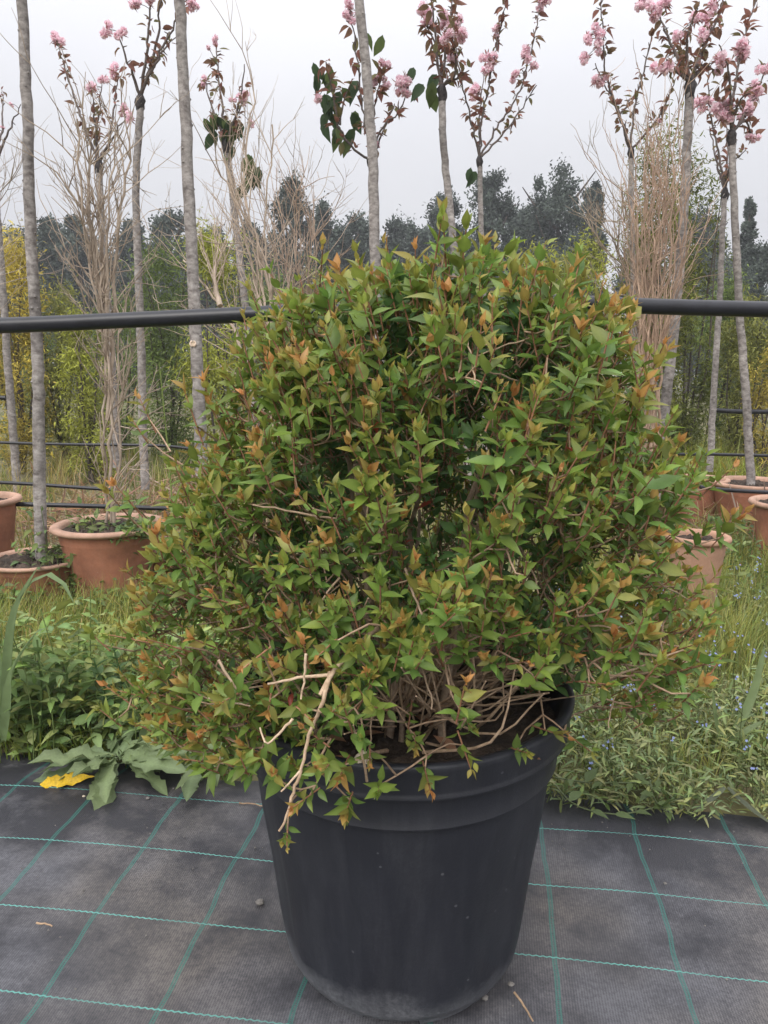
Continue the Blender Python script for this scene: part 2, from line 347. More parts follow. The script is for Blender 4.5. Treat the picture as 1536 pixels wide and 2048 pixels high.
us = np.linspace(-2.6,2.6,140); vsv = np.linspace(-0.9,1.62,90)
U,Vv = np.meshgrid(us, vsv)
def fab_z(u,v):
    fold = np.clip((v-1.05)/.5,0,1)
    return 0.004*np.sin(3.1*u+2*v)+fold*(0.007*np.sin(4.3*u+1.5*np.sin(2.2*u))*np.sin(6*v)+0.004*np.sin(9*u+7*v))-0.02*np.clip((v-1.5)/.12,0,1)
edge = 0.03*np.sin(5*U+1)+0.015*np.sin(13*U)
Vd = Vv + edge*np.clip((Vv-1.3)/.3,0,1)
Zf = fab_z(U,Vd)*np.clip((np.hypot(U+.0,Vd-1.1)-.22)/.2,0,1)
fV = np.stack([U,Vd,Zf],-1).reshape(-1,3); nx=len(us)
ii,jj = np.meshgrid(np.arange(len(vsv)-1), np.arange(nx-1), indexing='ij')
fF = np.stack([ii*nx+jj, ii*nx+jj+1, (ii+1)*nx+jj+1, (ii+1)*nx+jj],-1).reshape(-1,4)
fab = MB().add(fV,fF).build('ground_fabric', M_fabric)
fab.rotation_euler = (0,0,-MAT_TH)
tag(fab, 'dusty black woven weed fabric with green grid lines under the pot', 'fabric', kind='structure')

# ------------------------------------------------------------------ pots
def lathe(mb, prof, seg=64, mod=None, mi=0):
    prof=np.asarray(prof,float); th=np.arange(seg)*2*math.pi/seg
    r=np.repeat(prof[:,0][:,None],seg,1); z=np.repeat(prof[:,1][:,None],seg,1)
    if mod is not None: r,z = mod(r,z,th[None,:])
    V=np.stack([r*np.cos(th),r*np.sin(th),z],-1).reshape(-1,3); n=len(prof)
    i=np.arange(n-1)[:,None]*seg; j=np.arange(seg)[None,:]; k=((np.arange(seg)+1)%seg)[None,:]
    mb.add(V,np.stack([i+j,i+k,i+seg+k,i+seg+j],-1).reshape(-1,4),None,mi)
    return mb
def disc(mb, r, z, rough=.006, seg=40, rings=12):
    V=[(0,0,z)]; f=[]
    for a in range(1,rings+1):
        for b in range(seg):
            t=2*math.pi*b/seg; rr=r*a/rings
            V.append((rr*math.cos(t),rr*math.sin(t),z+random.uniform(-rough,rough)*(1 if a<rings else 0)))
    for b in range(seg): f.append([0,1+b,1+(b+1)%seg])
    for a in range(rings-1):
        for b in range(seg):
            o=1+a*seg; f.append([o+b,o+seg+b,o+seg+(b+1)%seg,o+(b+1)%seg])
    return mb.add(np.array(V),f)
PC = np.array([.030,1.11,0.0])
pot = empty('plastic_pot', PC+[0,0,.004], 'big round black plastic nursery pot standing on the woven fabric', 'plant pot')
def flutes(r,z,th):
    k=np.clip((z-.05)/.05,0,1)*np.clip((.36-z)/.04,0,1)
    return r+0.0035*k*np.sign(np.sin(10*th+.4))*np.abs(np.sin(10*th+.4))**.5*.8, z
def feet(r,z,th):
    # slots under the foot ring
    slot=(np.cos(5*th+2.2)>.25)
    return r, np.where((z<.004)&slot, .0185, z)
b=MB(); lathe(b,[(.150,.017),(.165,.019),(.184,.027),(.1915,.042),(.195,.062),(.199,.10),(.2105,.20),(.2235,.29),(.2305,.345),(.2315,.3665),(.2317,.3675),(.2390,.3685),(.2410,.3700),(.2410,.3722),(.2392,.3745),
                 (.2412,.40),(.2425,.423)],160,flutes)
b.build('body', M_pot, pot, loc=PC+[0,0,.004])
b=MB(); lathe(b,[(.130,.02),(.130,.0),(.160,.0),(.1665,.0035),(.171,.024)],128,feet); b.build('foot_ring', M_pot, pot, loc=PC+[0,0,.004])
b=MB(); lathe(b,[(.2428,.4245),(.2535,.4205),(.2572,.4220),(.2578,.4248),(.2556,.4275),(.2553,.432),(.2595,.452),(.2622,.462),(.2630,.468),(.2612,.472),(.255,.4725),(.248,.470),(.243,.462),(.239,.44),(.228,.36)],160)
b.build('rim', M_pot, pot, loc=PC+[0,0,.004])
b=disc(MB(),.242,.425,.008); b.build('soil', M_soil, pot, loc=PC+[0,0,.004], smooth=False)

def terracotta(label, loc, D, H, rim_w=.045, pale=False, tilt=0, soil=True):
    t=empty('terracotta_pot', loc, label, 'plant pot', 'terracotta pots in the grass'); r=D/2-rim_w*.5
    mt = M_terra_pale if pale else M_terra
    b=MB(); lathe(b,[(r*.66,-.01),(r*.68,.0),(r*.70,.012),(r*.84,H*.5),(r*.93,H*.78),(r*.945,H*.80),(r*.95,H*.81),(r*.975,H*.93)],64)
    b.build('body', mt, t, loc=loc)
    b=MB(); lathe(b,[(r*.97,H*.925),(r*1.03,H*.925),(r+rim_w*.45,H*.945),(r+rim_w*.52,H*.965),(r+rim_w*.42,H*.99),(r+rim_w*.15,H),(r*.94,H*.992),(r*.9,H*.96),(r*.88,H*.85)],64)
    b.build('rim', M_terra_pale if pale else M_terra_rim, t, loc=loc)
    disc(MB(),r*.9,H*.93,.012).build('soil', M_soil, t, loc=loc, smooth=False)
    return t
def ground_at(px,Y,dz=0): 
    q=P(px,1000,Y); return np.array([q[0],Y,dz])
terracotta('wide terracotta pot with pale rolled rim holding the bare twiggy shrub', ground_at(215,3.02), .455,.335)
terracotta('terracotta pot cut off by the left edge, higher than its neighbour', ground_at(-48,3.25), .37,.40)
terracotta('low terracotta pot at left around the base of a grey trunk', ground_at(62,2.98), .40,.20, .02)
terracotta('pale terracotta pot half hidden behind the right side of the shrub', ground_at(1402,2.75), .235,.345, .03, True)
terracotta('terracotta pot at right edge around a cherry trunk behind the thin pipe', ground_at(1503,4.2), .46,.33, .03)
terracotta('terracotta pot cut off by the right edge behind the pale pot', ground_at(1590,3.5), .40,.34, .03)
terracotta('terracotta pot peeping out between wide pot and the shrub', ground_at(345,3.15), .30,.22, .02)
terracotta('small far terracotta pot with straw behind the right of the shrub', ground_at(1395,4.4), .34,.32, .03)

# ------------------------------------------------------------------ the potted shrub
S0 = PC+[0,0,.425]
shrub = empty('abelia_shrub', S0, 'dense green shrub with orange young leaf tips growing in the black pot', 'shrub')
ez=np.array([.38,.44,.5,.6,.7,.80,.875,.94,.99,1.035,1.065]); er=np.array([.25,.31,.345,.36,.352,.315,.285,.262,.235,.17,.06])
def env(z,phi):
    r=np.interp(z,ez,er)*(1-.03*np.clip((z-.68)/.12,0,1)*np.clip(-np.cos(phi),0,1)+.05*np.clip((.68-z)/.1,0,1)*np.clip(-np.cos(phi),0,1))
    return r*(1+.07*np.sin(3*phi+1.0+4*z)+.06*np.sin(7*phi-9*z)+.05*np.sin(13*phi+23*z))
def cx(z): return PC[0]+np.interp(z,[.4,.7,1.0,1.15],[.022,.032,.062,.072])
def zmin(phi):
    dx,dy=math.cos(phi),math.sin(phi); f=max(0,-dy)
    zr=.41+(.20+.03*min(1,max(0,dx+.1)/.3))*f**1.3
    if dx<-.15: zr-=.13*f*min(1,(-dx-.15)/.3)
    return zr
NA=np.zeros((90000,3)); NL=np.zeros(90000); NN=0
def add_nodes(pts, l0):
    s=np.concatenate([[0],np.cumsum(np.linalg.norm(np.diff(pts,axis=0),axis=1))])
    global NN
    k=len(pts); NA[NN:NN+k]=pts; NL[NN:NN+k]=l0+s; NN+=k
for k in range(26):
    phi=2*math.pi*k/26+random.uniform(-.2,.2); r0=random.uniform(.015,.13)
    p0=np.array([PC[0]+r0*math.cos(phi),PC[1]+r0*math.sin(phi),.418])
    zt=random.choice([.55,.62,.70,.80,.88,.95])+random.uniform(-.04,.04); zt=max(zt,zmin(phi)+.05)
    rt=env(zt,phi)*random.uniform(.45,.7)
    p2=np.array([cx(zt)+rt*math.cos(phi),PC[1]+rt*math.sin(phi),zt])
    p1=(p0+p2)/2+np.array([0,0,random.uniform(.0,.06)])-np.array([math.cos(phi),math.sin(phi),0])*.03
    pts=resample([p0,p1,p2],12); pts[1:-1]+=rng.normal(0,.005,(10,3))
    b=MB(); tube(b,pts,np.linspace(random.uniform(.0042,.0072),.0028,12),7,[.55,.50,.46],wob=.06); b.build('stem',M_twig,shrub)
    add_nodes(pts[2:],0)
tw=MB(); NT=3200
tips=[]
while len(tips)<NT:
    z=random.uniform(.40,1.055); phi=random.uniform(0,2*math.pi)
    e=env(z,phi)
    if random.random()>(e/.39)**.8: continue
    if z<zmin(phi)+random.uniform(-.015,.03): continue
    hole=math.sin(5*phi+11*z+.5)*math.sin(17*z-3*phi)+.6*math.sin(11*phi-19*z)      # uneven density: gaps and thick clumps
    if hole<-.40 and random.random()<.85: continue
    rho=e*(1-.62*random.random()**2.1)
    if random.random()<.07: rho=e*random.uniform(1.02,1.15)
    p=np.array([cx(z)+rho*math.cos(phi),PC[1]+rho*math.sin(phi),z]); 
    tips.append((p,rho/e,phi))
# a few long shoots sticking out of the outline
for (px,py,Y) in ((1455,1050,1.05),(1440,1075,1.05),(285,870,1.1),(300,840,1.2),(265,1010,1.0),(255,1030,1.02),(1400,1185,1.0),(1395,1290,1.0),(1385,1400,1.02),(270,1390,.98),(290,1170,1.0),
                  (785,545,1.1),(640,565,1.05),(1030,565,1.1),(940,585,1.08),(1130,600,1.15),(575,610,1.15),(1215,650,1.15),(1310,730,1.1),(495,670,1.15),(520,630,1.1),(700,600,1.0),
                  (1330,880,1.1),(1360,960,1.1),(250,1400,.98),(330,1450,.92),(420,1500,.86),(480,1540,.80),(560,1560,.78),(1200,1440,1.0),(1280,1450,1.0),(1150,1480,.95)):
    p=P(px,py,Y); tips.append((p,1.0,math.atan2(p[1]-PC[1],p[0]-PC[0])))
# (upright shoots on the crown follow the dome)
for _ in range(60):
    zz=random.uniform(.93,1.04); ph=random.uniform(0,6.28); rr=env(zz,ph)*random.uniform(.3,1.0); p=np.array([cx(zz)+rr*math.cos(ph),PC[1]+rr*math.sin(ph),zz+random.uniform(.03,.075)])
    tips.insert(NT,(p,1.0,ph))
# droopers over the rim at the front
for (px,py,Y) in ((690,1530,.80),(740,1500,.80),(620,1590,.78),(700,1600,.79),(760,1570,.82),(575,1660,.77),(640,1480,.78),(540,1400,.78),(600,1420,.75),(470,1390,.80),
                  (830,1480,.86),(850,1540,.84),(925,1490,.85),(930,1440,.87),(1035,1500,.88),(820,1430,.88),(1090,1460,.93),(520,1310,.76),(660,1290,.74)):
    p=P(px,py,Y); tips.append((p,.95,math.atan2(p[1]-PC[1],p[0]-PC[0])))
order=sorted(range(len(tips)),key=lambda i: np.linalg.norm((tips[i][0]-S0)*[1,1,.8]))
shoots=[]
for i in order:
    p,fr,phi=tips[i]
    A=NA[:NN]; Ln=NL[:NN]
    d=np.linalg.norm(A-p,axis=1); back=np.clip(A[:,2]-p[2]-.01,0,1)
    outw=np.linalg.norm(A[:,:2]-[cx(p[2]),PC[1]],axis=1)-np.linalg.norm(p[:2]-[cx(p[2]),PC[1]])
    cost=d+.30*Ln+1.2*back+1.5*np.clip(outw,0,1)
    j=int(np.argmin(cost)); q=A[j]; dd=d[j]
    out=np.array([math.cos(phi),math.sin(phi),0])
    hz=np.clip((p[2]-.45)/.6,0,1)
    sdir=nrm(out*(.80-.40*hz)+np.array([0,0,.55+.75*hz])+rng.normal(0,.24,3))
    if i>=NT+91: sdir=nrm(out*.7+np.array([0,0,-.05])+rng.normal(0,.3,3))
    c1=q+(p-q)*.55-sdir*dd*.16+rng.normal(0,.1*dd,3)
    n=max(4,int(dd/.025)); pts=resample([q,c1,p],n); 
    if n>4: pts[1:-1]+=rng.normal(0,.0022,(n-2,3))
    r0=.0011+.0055*min(dd,.25); 
    age=random.random(); col=np.array([.55,.46,.40])*(.65+.5*age) if fr<.85 else np.array([.62,.52,.44])*(.7+.5*age)
    tube(tw,pts,np.linspace(r0,.0010,n),5,col)
    if dd>.03: add_nodes(pts[1:-1],Ln[j])
    shoots.append((p,sdir,fr,hz,i>=NT+91))
# bare cut twigs
def bare_twig(pts, r, col=(.95,.86,.76)):
    n=max(5,len(pts)*3); pts=resample(pts,n); ln=np.linalg.norm(pts[-1]-pts[0]); pts[1:-1]+=rng.normal(0,.008*ln,(n-2,3))
    tube(tw,pts,np.linspace(r,r*.6,len(pts)),6,col); 
bare_twig([P(835,1185,.93),P(735,1280,.85),P(665,1345,.80),P(640,1390,.78)],.0042,(.85,.76,.66))
bare_twig([P(655,1350,.795),P(600,1355,.79),P(535,1368,.78)],.0022)
bare_twig([P(660,1345,.80),P(650,1395,.775),P(618,1470,.77),P(605,1525,.765),P(600,1545,.765)],.0029,(.8,.7,.6))
bare_twig([P(602,1540,.765),P(575,1570,.76),P(562,1583,.758)],.0016)
bare_twig([P(602,1540,.765),P(585,1590,.765),P(575,1625,.762),P(558,1662,.762)],.0022,(.75,.65,.55))
bare_twig([P(612,1308,.78),P(608,1360,.78),P(602,1398,.78)],.0018)
bare_twig([P(437,1320,.80),P(460,1360,.80),P(482,1390,.81)],.0018)
bare_twig([P(418,1396,.80),P(450,1402,.80),P(500,1412,.81)],.0016)
bare_twig([P(585,1438,.76),P(555,1470,.76),P(533,1488,.76),P(520,1455,.77)],.0017)
for _ in range(150):
    phi=random.uniform(0,2*math.pi); z=random.uniform(.46,.98); z=max(z,zmin(phi)-.03); e=env(z,phi)
    rr=e*random.uniform(.5,.97); p=np.array([cx(z)+rr*math.cos(phi),PC[1]+rr*math.sin(phi),z])
    d=nrm(np.array([math.cos(phi),math.sin(phi),random.uniform(-.5,.8)])+rng.normal(0,.6,3)); l=random.uniform(.04,.13)
    bare_twig([p-d*l*.7,p,p+d*l*.3+rng.normal(0,.003,3)],random.uniform(.0010,.0019),np.array([.8,.7,.6])*random.uniform(.55,1.1))
# tangle of dead stems low down over the soil
for _ in range(250):
    phi=random.uniform(0,2*math.pi); r1=random.uniform(0,.16); r2=random.uniform(.14,.34)
    ph2=phi+random.uniform(-.7,.7)
    a=np.array([PC[0]+r1*math.cos(phi),PC[1]+r1*math.sin(phi),random.uniform(.43,.50)])
    zz=max(random.uniform(.48,.74),zmin(ph2)-.02)
    c=np.array([PC[0]+r2*math.cos(ph2),PC[1]+r2*math.sin(ph2),zz])
    m=(a+c)/2+rng.normal(0,.022,3)+[0,0,-.02]; 
    n=9; pts=resample([a,m,c],n); pts[:,2]=np.maximum(pts[:,2],.432)
    tube(tw,pts,np.linspace(random.uniform(.0013,.0034),.001,n),5,np.array([.78,.68,.59])*random.uniform(.5,1.2))
o=tw.build('twigs',M_twig,shrub); o['kind']='stuff'

# leaves of the shrub
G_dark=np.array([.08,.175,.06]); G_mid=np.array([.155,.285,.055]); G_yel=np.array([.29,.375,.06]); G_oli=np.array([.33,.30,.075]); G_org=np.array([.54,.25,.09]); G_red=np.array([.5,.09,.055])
tw2=MB()
LP=[]  # pos, ydir, up, size, c0, c1
for (p,sd_,fr,hz,droop) in shoots:
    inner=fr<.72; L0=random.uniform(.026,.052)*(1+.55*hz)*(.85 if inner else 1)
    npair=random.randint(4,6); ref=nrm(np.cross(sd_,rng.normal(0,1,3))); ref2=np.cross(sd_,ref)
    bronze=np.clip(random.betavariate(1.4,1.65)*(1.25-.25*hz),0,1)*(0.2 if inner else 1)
    big=random.uniform(.72,1.25); bend=rng.normal(0,.2,3)+np.array([0,0,.15])
    yel=random.random(); red=random.random()<.012
    for k in range(npair):
        s=k/(npair-1); base=p+sd_*L0*(s-.35)+bend*(L0*s*s*.3)
        a=ref if k%2==0 else ref2; a=nrm(a+rng.normal(0,.25,3))
        ang=R(76-46*s)+random.uniform(-.2,.2)
        size=big*((.0208+.0100*hz)*(1 if s<.6 else 1-.42*(s-.6)/.4))*random.uniform(.65,1.25)
        if k==0: size*=.75
        for sg in (1,-1):
            if random.random()<.06: continue
            yd=nrm(sd_*math.cos(ang)+sg*a*math.sin(ang)+rng.normal(0,.08,3)+np.array([0,0,-.08*(1-s)]))
            up=nrm(sd_*(1.0-.4*s)-sg*a*.7*s+np.array([0,-.15,.5*(1-s)])+rng.normal(0,.22,3))
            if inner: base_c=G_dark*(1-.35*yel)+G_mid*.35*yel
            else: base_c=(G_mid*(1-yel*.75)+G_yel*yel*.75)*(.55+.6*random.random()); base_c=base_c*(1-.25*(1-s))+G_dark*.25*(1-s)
            t=np.clip(bronze*1.35*(s-.32)+random.uniform(-.1,.08),0,1)
            young=G_oli*(1-t)+G_org*t
            c0=base_c*(1-t)+young*t; tt=min(1,t*1.25+.06); c1=base_c*(1-tt)+(G_oli*(1-t)+G_org*t)*tt
            if red and k==0 and sg>0: c0=c1=G_red*random.uniform(.7,1.2)
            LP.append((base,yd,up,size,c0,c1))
    tube(tw2,[p-sd_*L0*.4,p+sd_*L0*.1,p+sd_*L0*.4,p+sd_*L0*.66],[.0013,.0011,.0009,.0006],4,np.array([.50,.30,.22])*random.uniform(.7,1.2))
    # small leaves at the very tip
    for q in range(2):
        yd=nrm(sd_+rng.normal(0,.22,3)); t=bronze
        c=(G_yel*.6+G_mid*.4)*(1-t)+G_org*t
        LP.append((p+sd_*L0*.66,yd,nrm(rng.normal(0,1,3)),.0125*random.uniform(.7,1.3)*big,c,c))
pos=np.array([q[0] for q in LP]); camp=np.array([0,0,CAM_H])
# the 300 leaves that show largest: near, in front of the rest
apparent=np.array([q[3] for q in LP])/np.linalg.norm(pos-camp,axis=1)
outer=np.hypot(pos[:,0]-PC[0],pos[:,1]-PC[1])/np.interp(pos[:,2],ez,er)
vis=apparent*((outer>.8)|(pos[:,2]>.97))*(pos[:,1]<PC[1]+.02)
top=set(np.argsort(-vis)[:300].tolist())
# shared leaf meshes by shape and colour bin
bins={}
def q4(c): return tuple(np.round(np.asarray(c)*24)/24)
leaf_meshes={}
for i in sorted(top):
    ps,yd,up,sz,c0,c1=LP[i]; ti=i%6; lum=np.array(c0); tl=np.array(c1)
    key=(ti,q4(lum),q4(tl))
    if key not in leaf_meshes:
        T=OVATE[ti]; tt=T['t'][:,None]
        leaf_meshes[key]=MB().add(T['v'],T['f'],(lum*(1-tt)+tl*tt)*(.93+.2*T['mid'][:,None])).mesh('leaf',M_leaf)
    place('leaf',leaf_meshes[key],shrub,leaf_matrix(ps,yd,up,sz))
fol=MB(); idx=np.array([i for i in range(len(LP)) if i not in top])
for ti in range(6):
    s=[LP[i] for i in idx if i%6==ti]
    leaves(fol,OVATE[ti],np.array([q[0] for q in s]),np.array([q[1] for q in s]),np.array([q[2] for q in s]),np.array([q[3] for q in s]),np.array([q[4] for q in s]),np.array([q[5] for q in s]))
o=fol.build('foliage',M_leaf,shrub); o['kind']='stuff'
o=tw2.build('young_shoots',M_twig,shrub); o['kind']='stuff'

# litter on the potting soil, snail shell
for k in range(26):
    a=random.uniform(0,2*math.pi); r=.225*math.sqrt(random.random())
    T=OVATE[k%4]; key='litter%d'%(k%4)
    if key not in leaf_meshes: leaf_meshes[key]=MB().add(T['v'],T['f']).mesh('dead_leaf',M_deadleaf)
    o=place('dead_leaf',leaf_meshes[key],pot,leaf_matrix(PC+np.array([r*math.cos(a),r*math.sin(a),.439]),nrm(np.array([random.uniform(-1,1),random.uniform(-1,1),.1])),np.array([random.uniform(-.3,.3),random.uniform(-.3,.3),1]),random.uniform(.03,.05)))
b=MB(); q=P(724,1519,.862)
th=np.linspace(0,4.5*math.pi,40); rad=.0022+.0055*(th/th[-1])
spiral=np.stack([rad*np.cos(th),.006*(1-th/th[-1])-.002,rad*np.sin(th)],1)+q; tube(b,spiral,.0015+.0042*(th/th[-1]),8)
tag(b.build('snail_shell',M_shell),'small pale snail shell on the front edge of the black pot','shell')

# ------------------------------------------------------------------ cherry trees and trunks
CH_bronze=np.array([.26,.115,.09]); CH_green=np.array([.11,.15,.05]); CH_dk=np.array([.06,.10,.045])
leaf_lib=[]
for k in range(10):
    T=SERR[k%3]; t=T['t'][:,None]; mixf=[0,.1,.2,.35,.5,.65,.15,.3,.8,.05][k]
    c=CH_bronze*(1-mixf)+CH_green*mixf; c=c*(.75+.06*k); leaf_lib.append(MB().add(T['v'],T['f'],c*(1-.25*t)+CH_bronze*1.3*.25*t).mesh('bronze_leaf',M_bg))
green_lib=[]
for k in range(4):
    T=SERR[k%3]; green_lib.append(MB().add(T['v'],T['f'],(CH_dk if k%2 else CH_green)*random.uniform(.9,1.3)).mesh('green_leaf',M_bg))
def petals_mesh(k):
    b=MB(); nfl=3+k%3
    ctr=rng.normal(0,.42,(nfl,3)); ctr[0]=0
    T=leaf_template([(.25,.6),(.6,1.0),(.88,.85)],.5,-.25,.75)
    for c in ctr:
        n=44; d=nrm(rng.normal(0,1,(n,3))); up=nrm(rng.normal(0,1,(n,3)))
        f=rng.random((n,1)); col=np.array([.90,.62,.71])*(1-f)+np.array([.95,.87,.89])*f
        leaves(b,T,c+d*.12,d,up,rng.uniform(.38,.58,n),col*.92,col)
    n=7; d=nrm(rng.normal(0,1,(n,3))); leaves(b,LANCE,d*.3,d,nrm(rng.normal(0,1,(n,3))),rng.uniform(.7,1.1,n),np.tile(CH_bronze,(n,1)),np.tile(CH_bronze*1.2,(n,1)))
    return b.mesh('blossom',M_petal)
blossom_lib=[petals_mesh(k) for k in range(5)]

def knobby_trunk(mb, pts, r0, r1, seg=12):
    n=max(24,int(np.linalg.norm(pts[-1]-pts[0])/.045)); q=resample(pts,n)
    q[1:-1]+=rng.normal(0,.0016,(n-2,3)); r=np.linspace(r0,r1,n)*(1+.012*rng.standard_normal(n))
    tube(mb,q,r,seg,None,wob=.006)
    for _ in range(int(n*.7)):      # bud scars and knots
        i=random.randrange(2,n-2); a=random.uniform(0,2*math.pi); d=np.array([math.cos(a),math.sin(a),.1])
        s=r[i]*random.uniform(.18,.34); c=q[i]+d*r[i]*.95
        tube(mb,[c-d*s*.8,c+d*s*.2,c+d*s*.7],[s,s*.85,s*.3],6)
def cherry(label, trunk_px, Y, r, branches=(), blossoms=(), greens=(), graft=True, base_z=0.0, crown_auto=False, leafden=1.0, lean_y=0.0, cat='tree', green_n=1, bl_r=.055):
    path=[P(x,y,Y) for x,y in trunk_px]
    p0=path[-1].copy(); p1=path[-2]
    d=nrm(p0-p1); k=(p0[2]-base_z)/max(.05,-d[2]) if d[2]<-.05 else 0
    if p0[2]>base_z+.02: path.append(np.array([p0[0]+d[0]*k*.6,Y,base_z]))
    path=path[::-1]; base=path[0]
    t=empty('cherry_tree', (base[0],base[1],base_z), label, cat, 'cherry trees grown in pots')
    b=MB(); r*=.92; knobby_trunk(b,np.array(path),r*1.1,r*.8); b.build('trunk',M_cherry,t)
    g=path[-1]
    if crown_auto:
        g=g+np.array([0,0,.12]); b=MB(); tube(b,[path[-1],g],r*.88,10); b.build('graft_wrap',M_wrap,t)
        brs=[]
        for k in range(5):
            a=2*math.pi*k/5+random.random(); dirv=nrm(np.array([math.cos(a)*.45,math.sin(a)*.45,1])); l=random.uniform(.6,.95)
            brs.append(np.array([g,g+dirv*l*.5+[0,0,-.03],g+dirv*l]))
    else:
        if graft:
            b=MB(); dn=nrm(path[-2]-g); tube(b,np.array([g+dn*r*2.6,g+dn*r*1.9,g+dn*r*1.0,g+dn*r*.2,g-dn*r*.9]),[r*.86,r*.98,r*1.12,r*1.15,r*.65],10,wob=.13); b.build('graft_wrap',M_wrap,t)
        brs=[]
        for bi,br in enumerate(branches):
            n=len(br); off=random.uniform(-.22,.22)
            brs.append(np.array([P(x,y,Y+off*(j/(n-1))**1) for j,(x,y) in enumerate(br)]))
    allp=[]
    for q in brs:
        ln=np.sum(np.linalg.norm(np.diff(q,axis=0),axis=1)); n=max(6,int(ln/.03)); pts=resample(q,n); pts[1:]+=rng.normal(0,.004,(n-1,3))
        b=MB(); tube(b,pts,np.linspace(max(.006,r*.40),.0028,n),6)
        for i in range(3,n-1):          # short spurs
            if random.random()<.45:
                d=nrm(rng.normal(0,1,3)+[0,0,.6]); tube(b,[pts[i],pts[i]+d*.02,pts[i]+d*.03],[.004,.003,.0015],4)
        b.build('branch',M_branch,t); allp.append(pts)
        for i in range(int(n*.22),n,1):
            if random.random()>.62*leafden: continue
            cen=pts[i]+rng.normal(0,.006,3); m=random.randint(2,5)
            for _ in range(m):
                d=nrm(rng.normal(0,1,3)+[0,0,.25]); 
                place('leaf',leaf_lib[random.randrange(10)],t,leaf_matrix(cen+d*.012,nrm(d+[0,0,-.15]),nrm(rng.normal(0,.4,3)+[0,0,1]),random.uniform(.03,.068)))
    if crown_auto and not blossoms:
        for pts in allp:
            for _ in range(2):
                q=pts[random.randrange(len(pts)//2,len(pts))]
                place('blossom',blossom_lib[random.randrange(5)],t,Matrix.Translation(q+rng.normal(0,.03,3))@Matrix.Rotation(random.random()*6,4,'Z')@Matrix.Scale(.05,4))
    for k,(x,y,*rest) in enumerate(blossoms):
        s=(rest[0] if rest else 1.0)*bl_r*random.uniform(.85,1.1); c=P(x,y,Y)
        if allp:   # sit at the depth of the nearest branch
            A=np.concatenate(allp); j=np.argmin((A[:,0]-c[0])**2+(A[:,2]-c[2])**2); c=P(x,y,A[j][1]); 
            b=MB(); tube(b,resample([A[j],(A[j]+c)/2+[0,0,.01],c],4),.0018,4); b.build('flower_stalk',M_branch,t)
        place('blossom',blossom_lib[(k+len(label))%5],t,Matrix.Translation(c)@Matrix.Rotation(random.random()*6,4,'Z')@Matrix.Rotation(random.random()*6,4,'X')@Matrix.Scale(s*.70,4))
    for (x,y) in greens:
        c0=P(x,y,Y)
        for _ in range(green_n):
            c=c0+rng.normal(0,.012,3)
            d=nrm(np.array([random.uniform(-.6,.6),random.uniform(-.6,.6),-.8])); place('leaf',green_lib[random.randrange(4)],t,leaf_matrix(c-d*.04,d,nrm(np.array([random.uniform(-1,1),-1,.6])),random.uniform(.085,.12)))
    return t

cherry('slender pale trunk at the left edge, fork of twigs entering the frame', [(-14,335),(0,500),(15,720),(31,925)],5.6,.03,
       [[(-14,335),(12,275),(42,208)],[(-14,330),(3,260),(6,185)],[(-14,335),(-40,240),(-30,120)]],[(22,208,.4),(5,255,.35)],leafden=.35)
cherry('thick grey trunk rising from the low terracotta pot at far left', [(42,-20),(52,160),(62,470),(74,700),(80,1000),(83,1095)],2.98,.0245,crown_auto=True,base_z=.17)
cherry('cherry tree with dark graft knot above the left terracotta pot', [(281,198),(272,370),(276,520),(282,700),(286,865)],4.4,.0255,
       [[(281,192),(262,140),(236,62)],[(281,190),(297,60),(303,-60)],[(283,188),(315,80),(322,-60)],[(285,178),(322,105),(352,75)],[(283,185),(303,140),(345,60),(372,-5)]],
       [(268,8),(298,2),(212,62),(242,66),(310,-20),(380,5,.8),(395,15,.5)],base_z=.25,leafden=.6)
cherry('thick grey trunk with a round knot, between two bare shrubs at left', [(358,-20),(368,180),(376,350),(390,640),(399,830)],3.1,.0275,crown_auto=True,base_z=.25)
kt=[o for o in C.objects if o.get('label','').startswith('thick grey trunk with a round knot')][0]
q=P(389,688,3.1)+np.array([0,-.024,0]); th=np.linspace(0,2*math.pi,17); b=MB()
tube(b,np.stack([.011*np.cos(th),.002*np.sin(3*th)-.002,.011*np.sin(th)],1)+q,.0035,6,[1.5,1.45,1.4]); tube(b,[q+[0,.006,0],q+[0,-.001,0]],[.009,.008],10,[1.3,1.25,1.15]); b.build('pruning_knot',M_bare,kt)
cherry('low cherry crown seen through the twigs of the left bare shrub', [(197,325),(205,480),(222,700),(232,900)],5.4,.03,
       [[(197,325),(155,215),(125,120),(113,85)],[(197,322),(190,245),(184,175)],[(199,322),(218,280),(237,150)],[(199,322),(228,270),(252,235)],[(197,322),(193,260),(205,165)]],
       [(113,80,1.1),(183,178,1.2),(206,160,1.1),(226,142,1.1),(250,220,1.1),(260,237,1.1)],base_z=.25)
cherry('cherry with hanging dark leaves beside the thick knotted trunk', [(452,285),(466,400),(480,520),(494,640),(505,760)],4.8,.026,
       [[(452,285),(425,215),(408,160)],[(452,282),(440,180),(430,75)],[(454,282),(478,210),(490,130)],[(452,284),(470,240),(487,200)]],
       [(430,80,.7),(417,97,.5),(407,165,.8),(465,200,.6),(487,200,.9),(502,248,.6)],
       [(418,255),(430,245),(440,240),(450,250),(462,255),(470,262),(480,262),(428,270),(445,275),(455,285),(490,330),(500,350),(508,365),(515,340),(495,370),(480,385),(505,325),(462,300)],base_z=.25,green_n=2,leafden=.8)
cherry('tall thick trunk rising right behind the middle of the shrub', [(715,-20),(728,90),(737,200),(746,330),(750,520),(757,700)],3.4,.0265,crown_auto=True,base_z=.25)
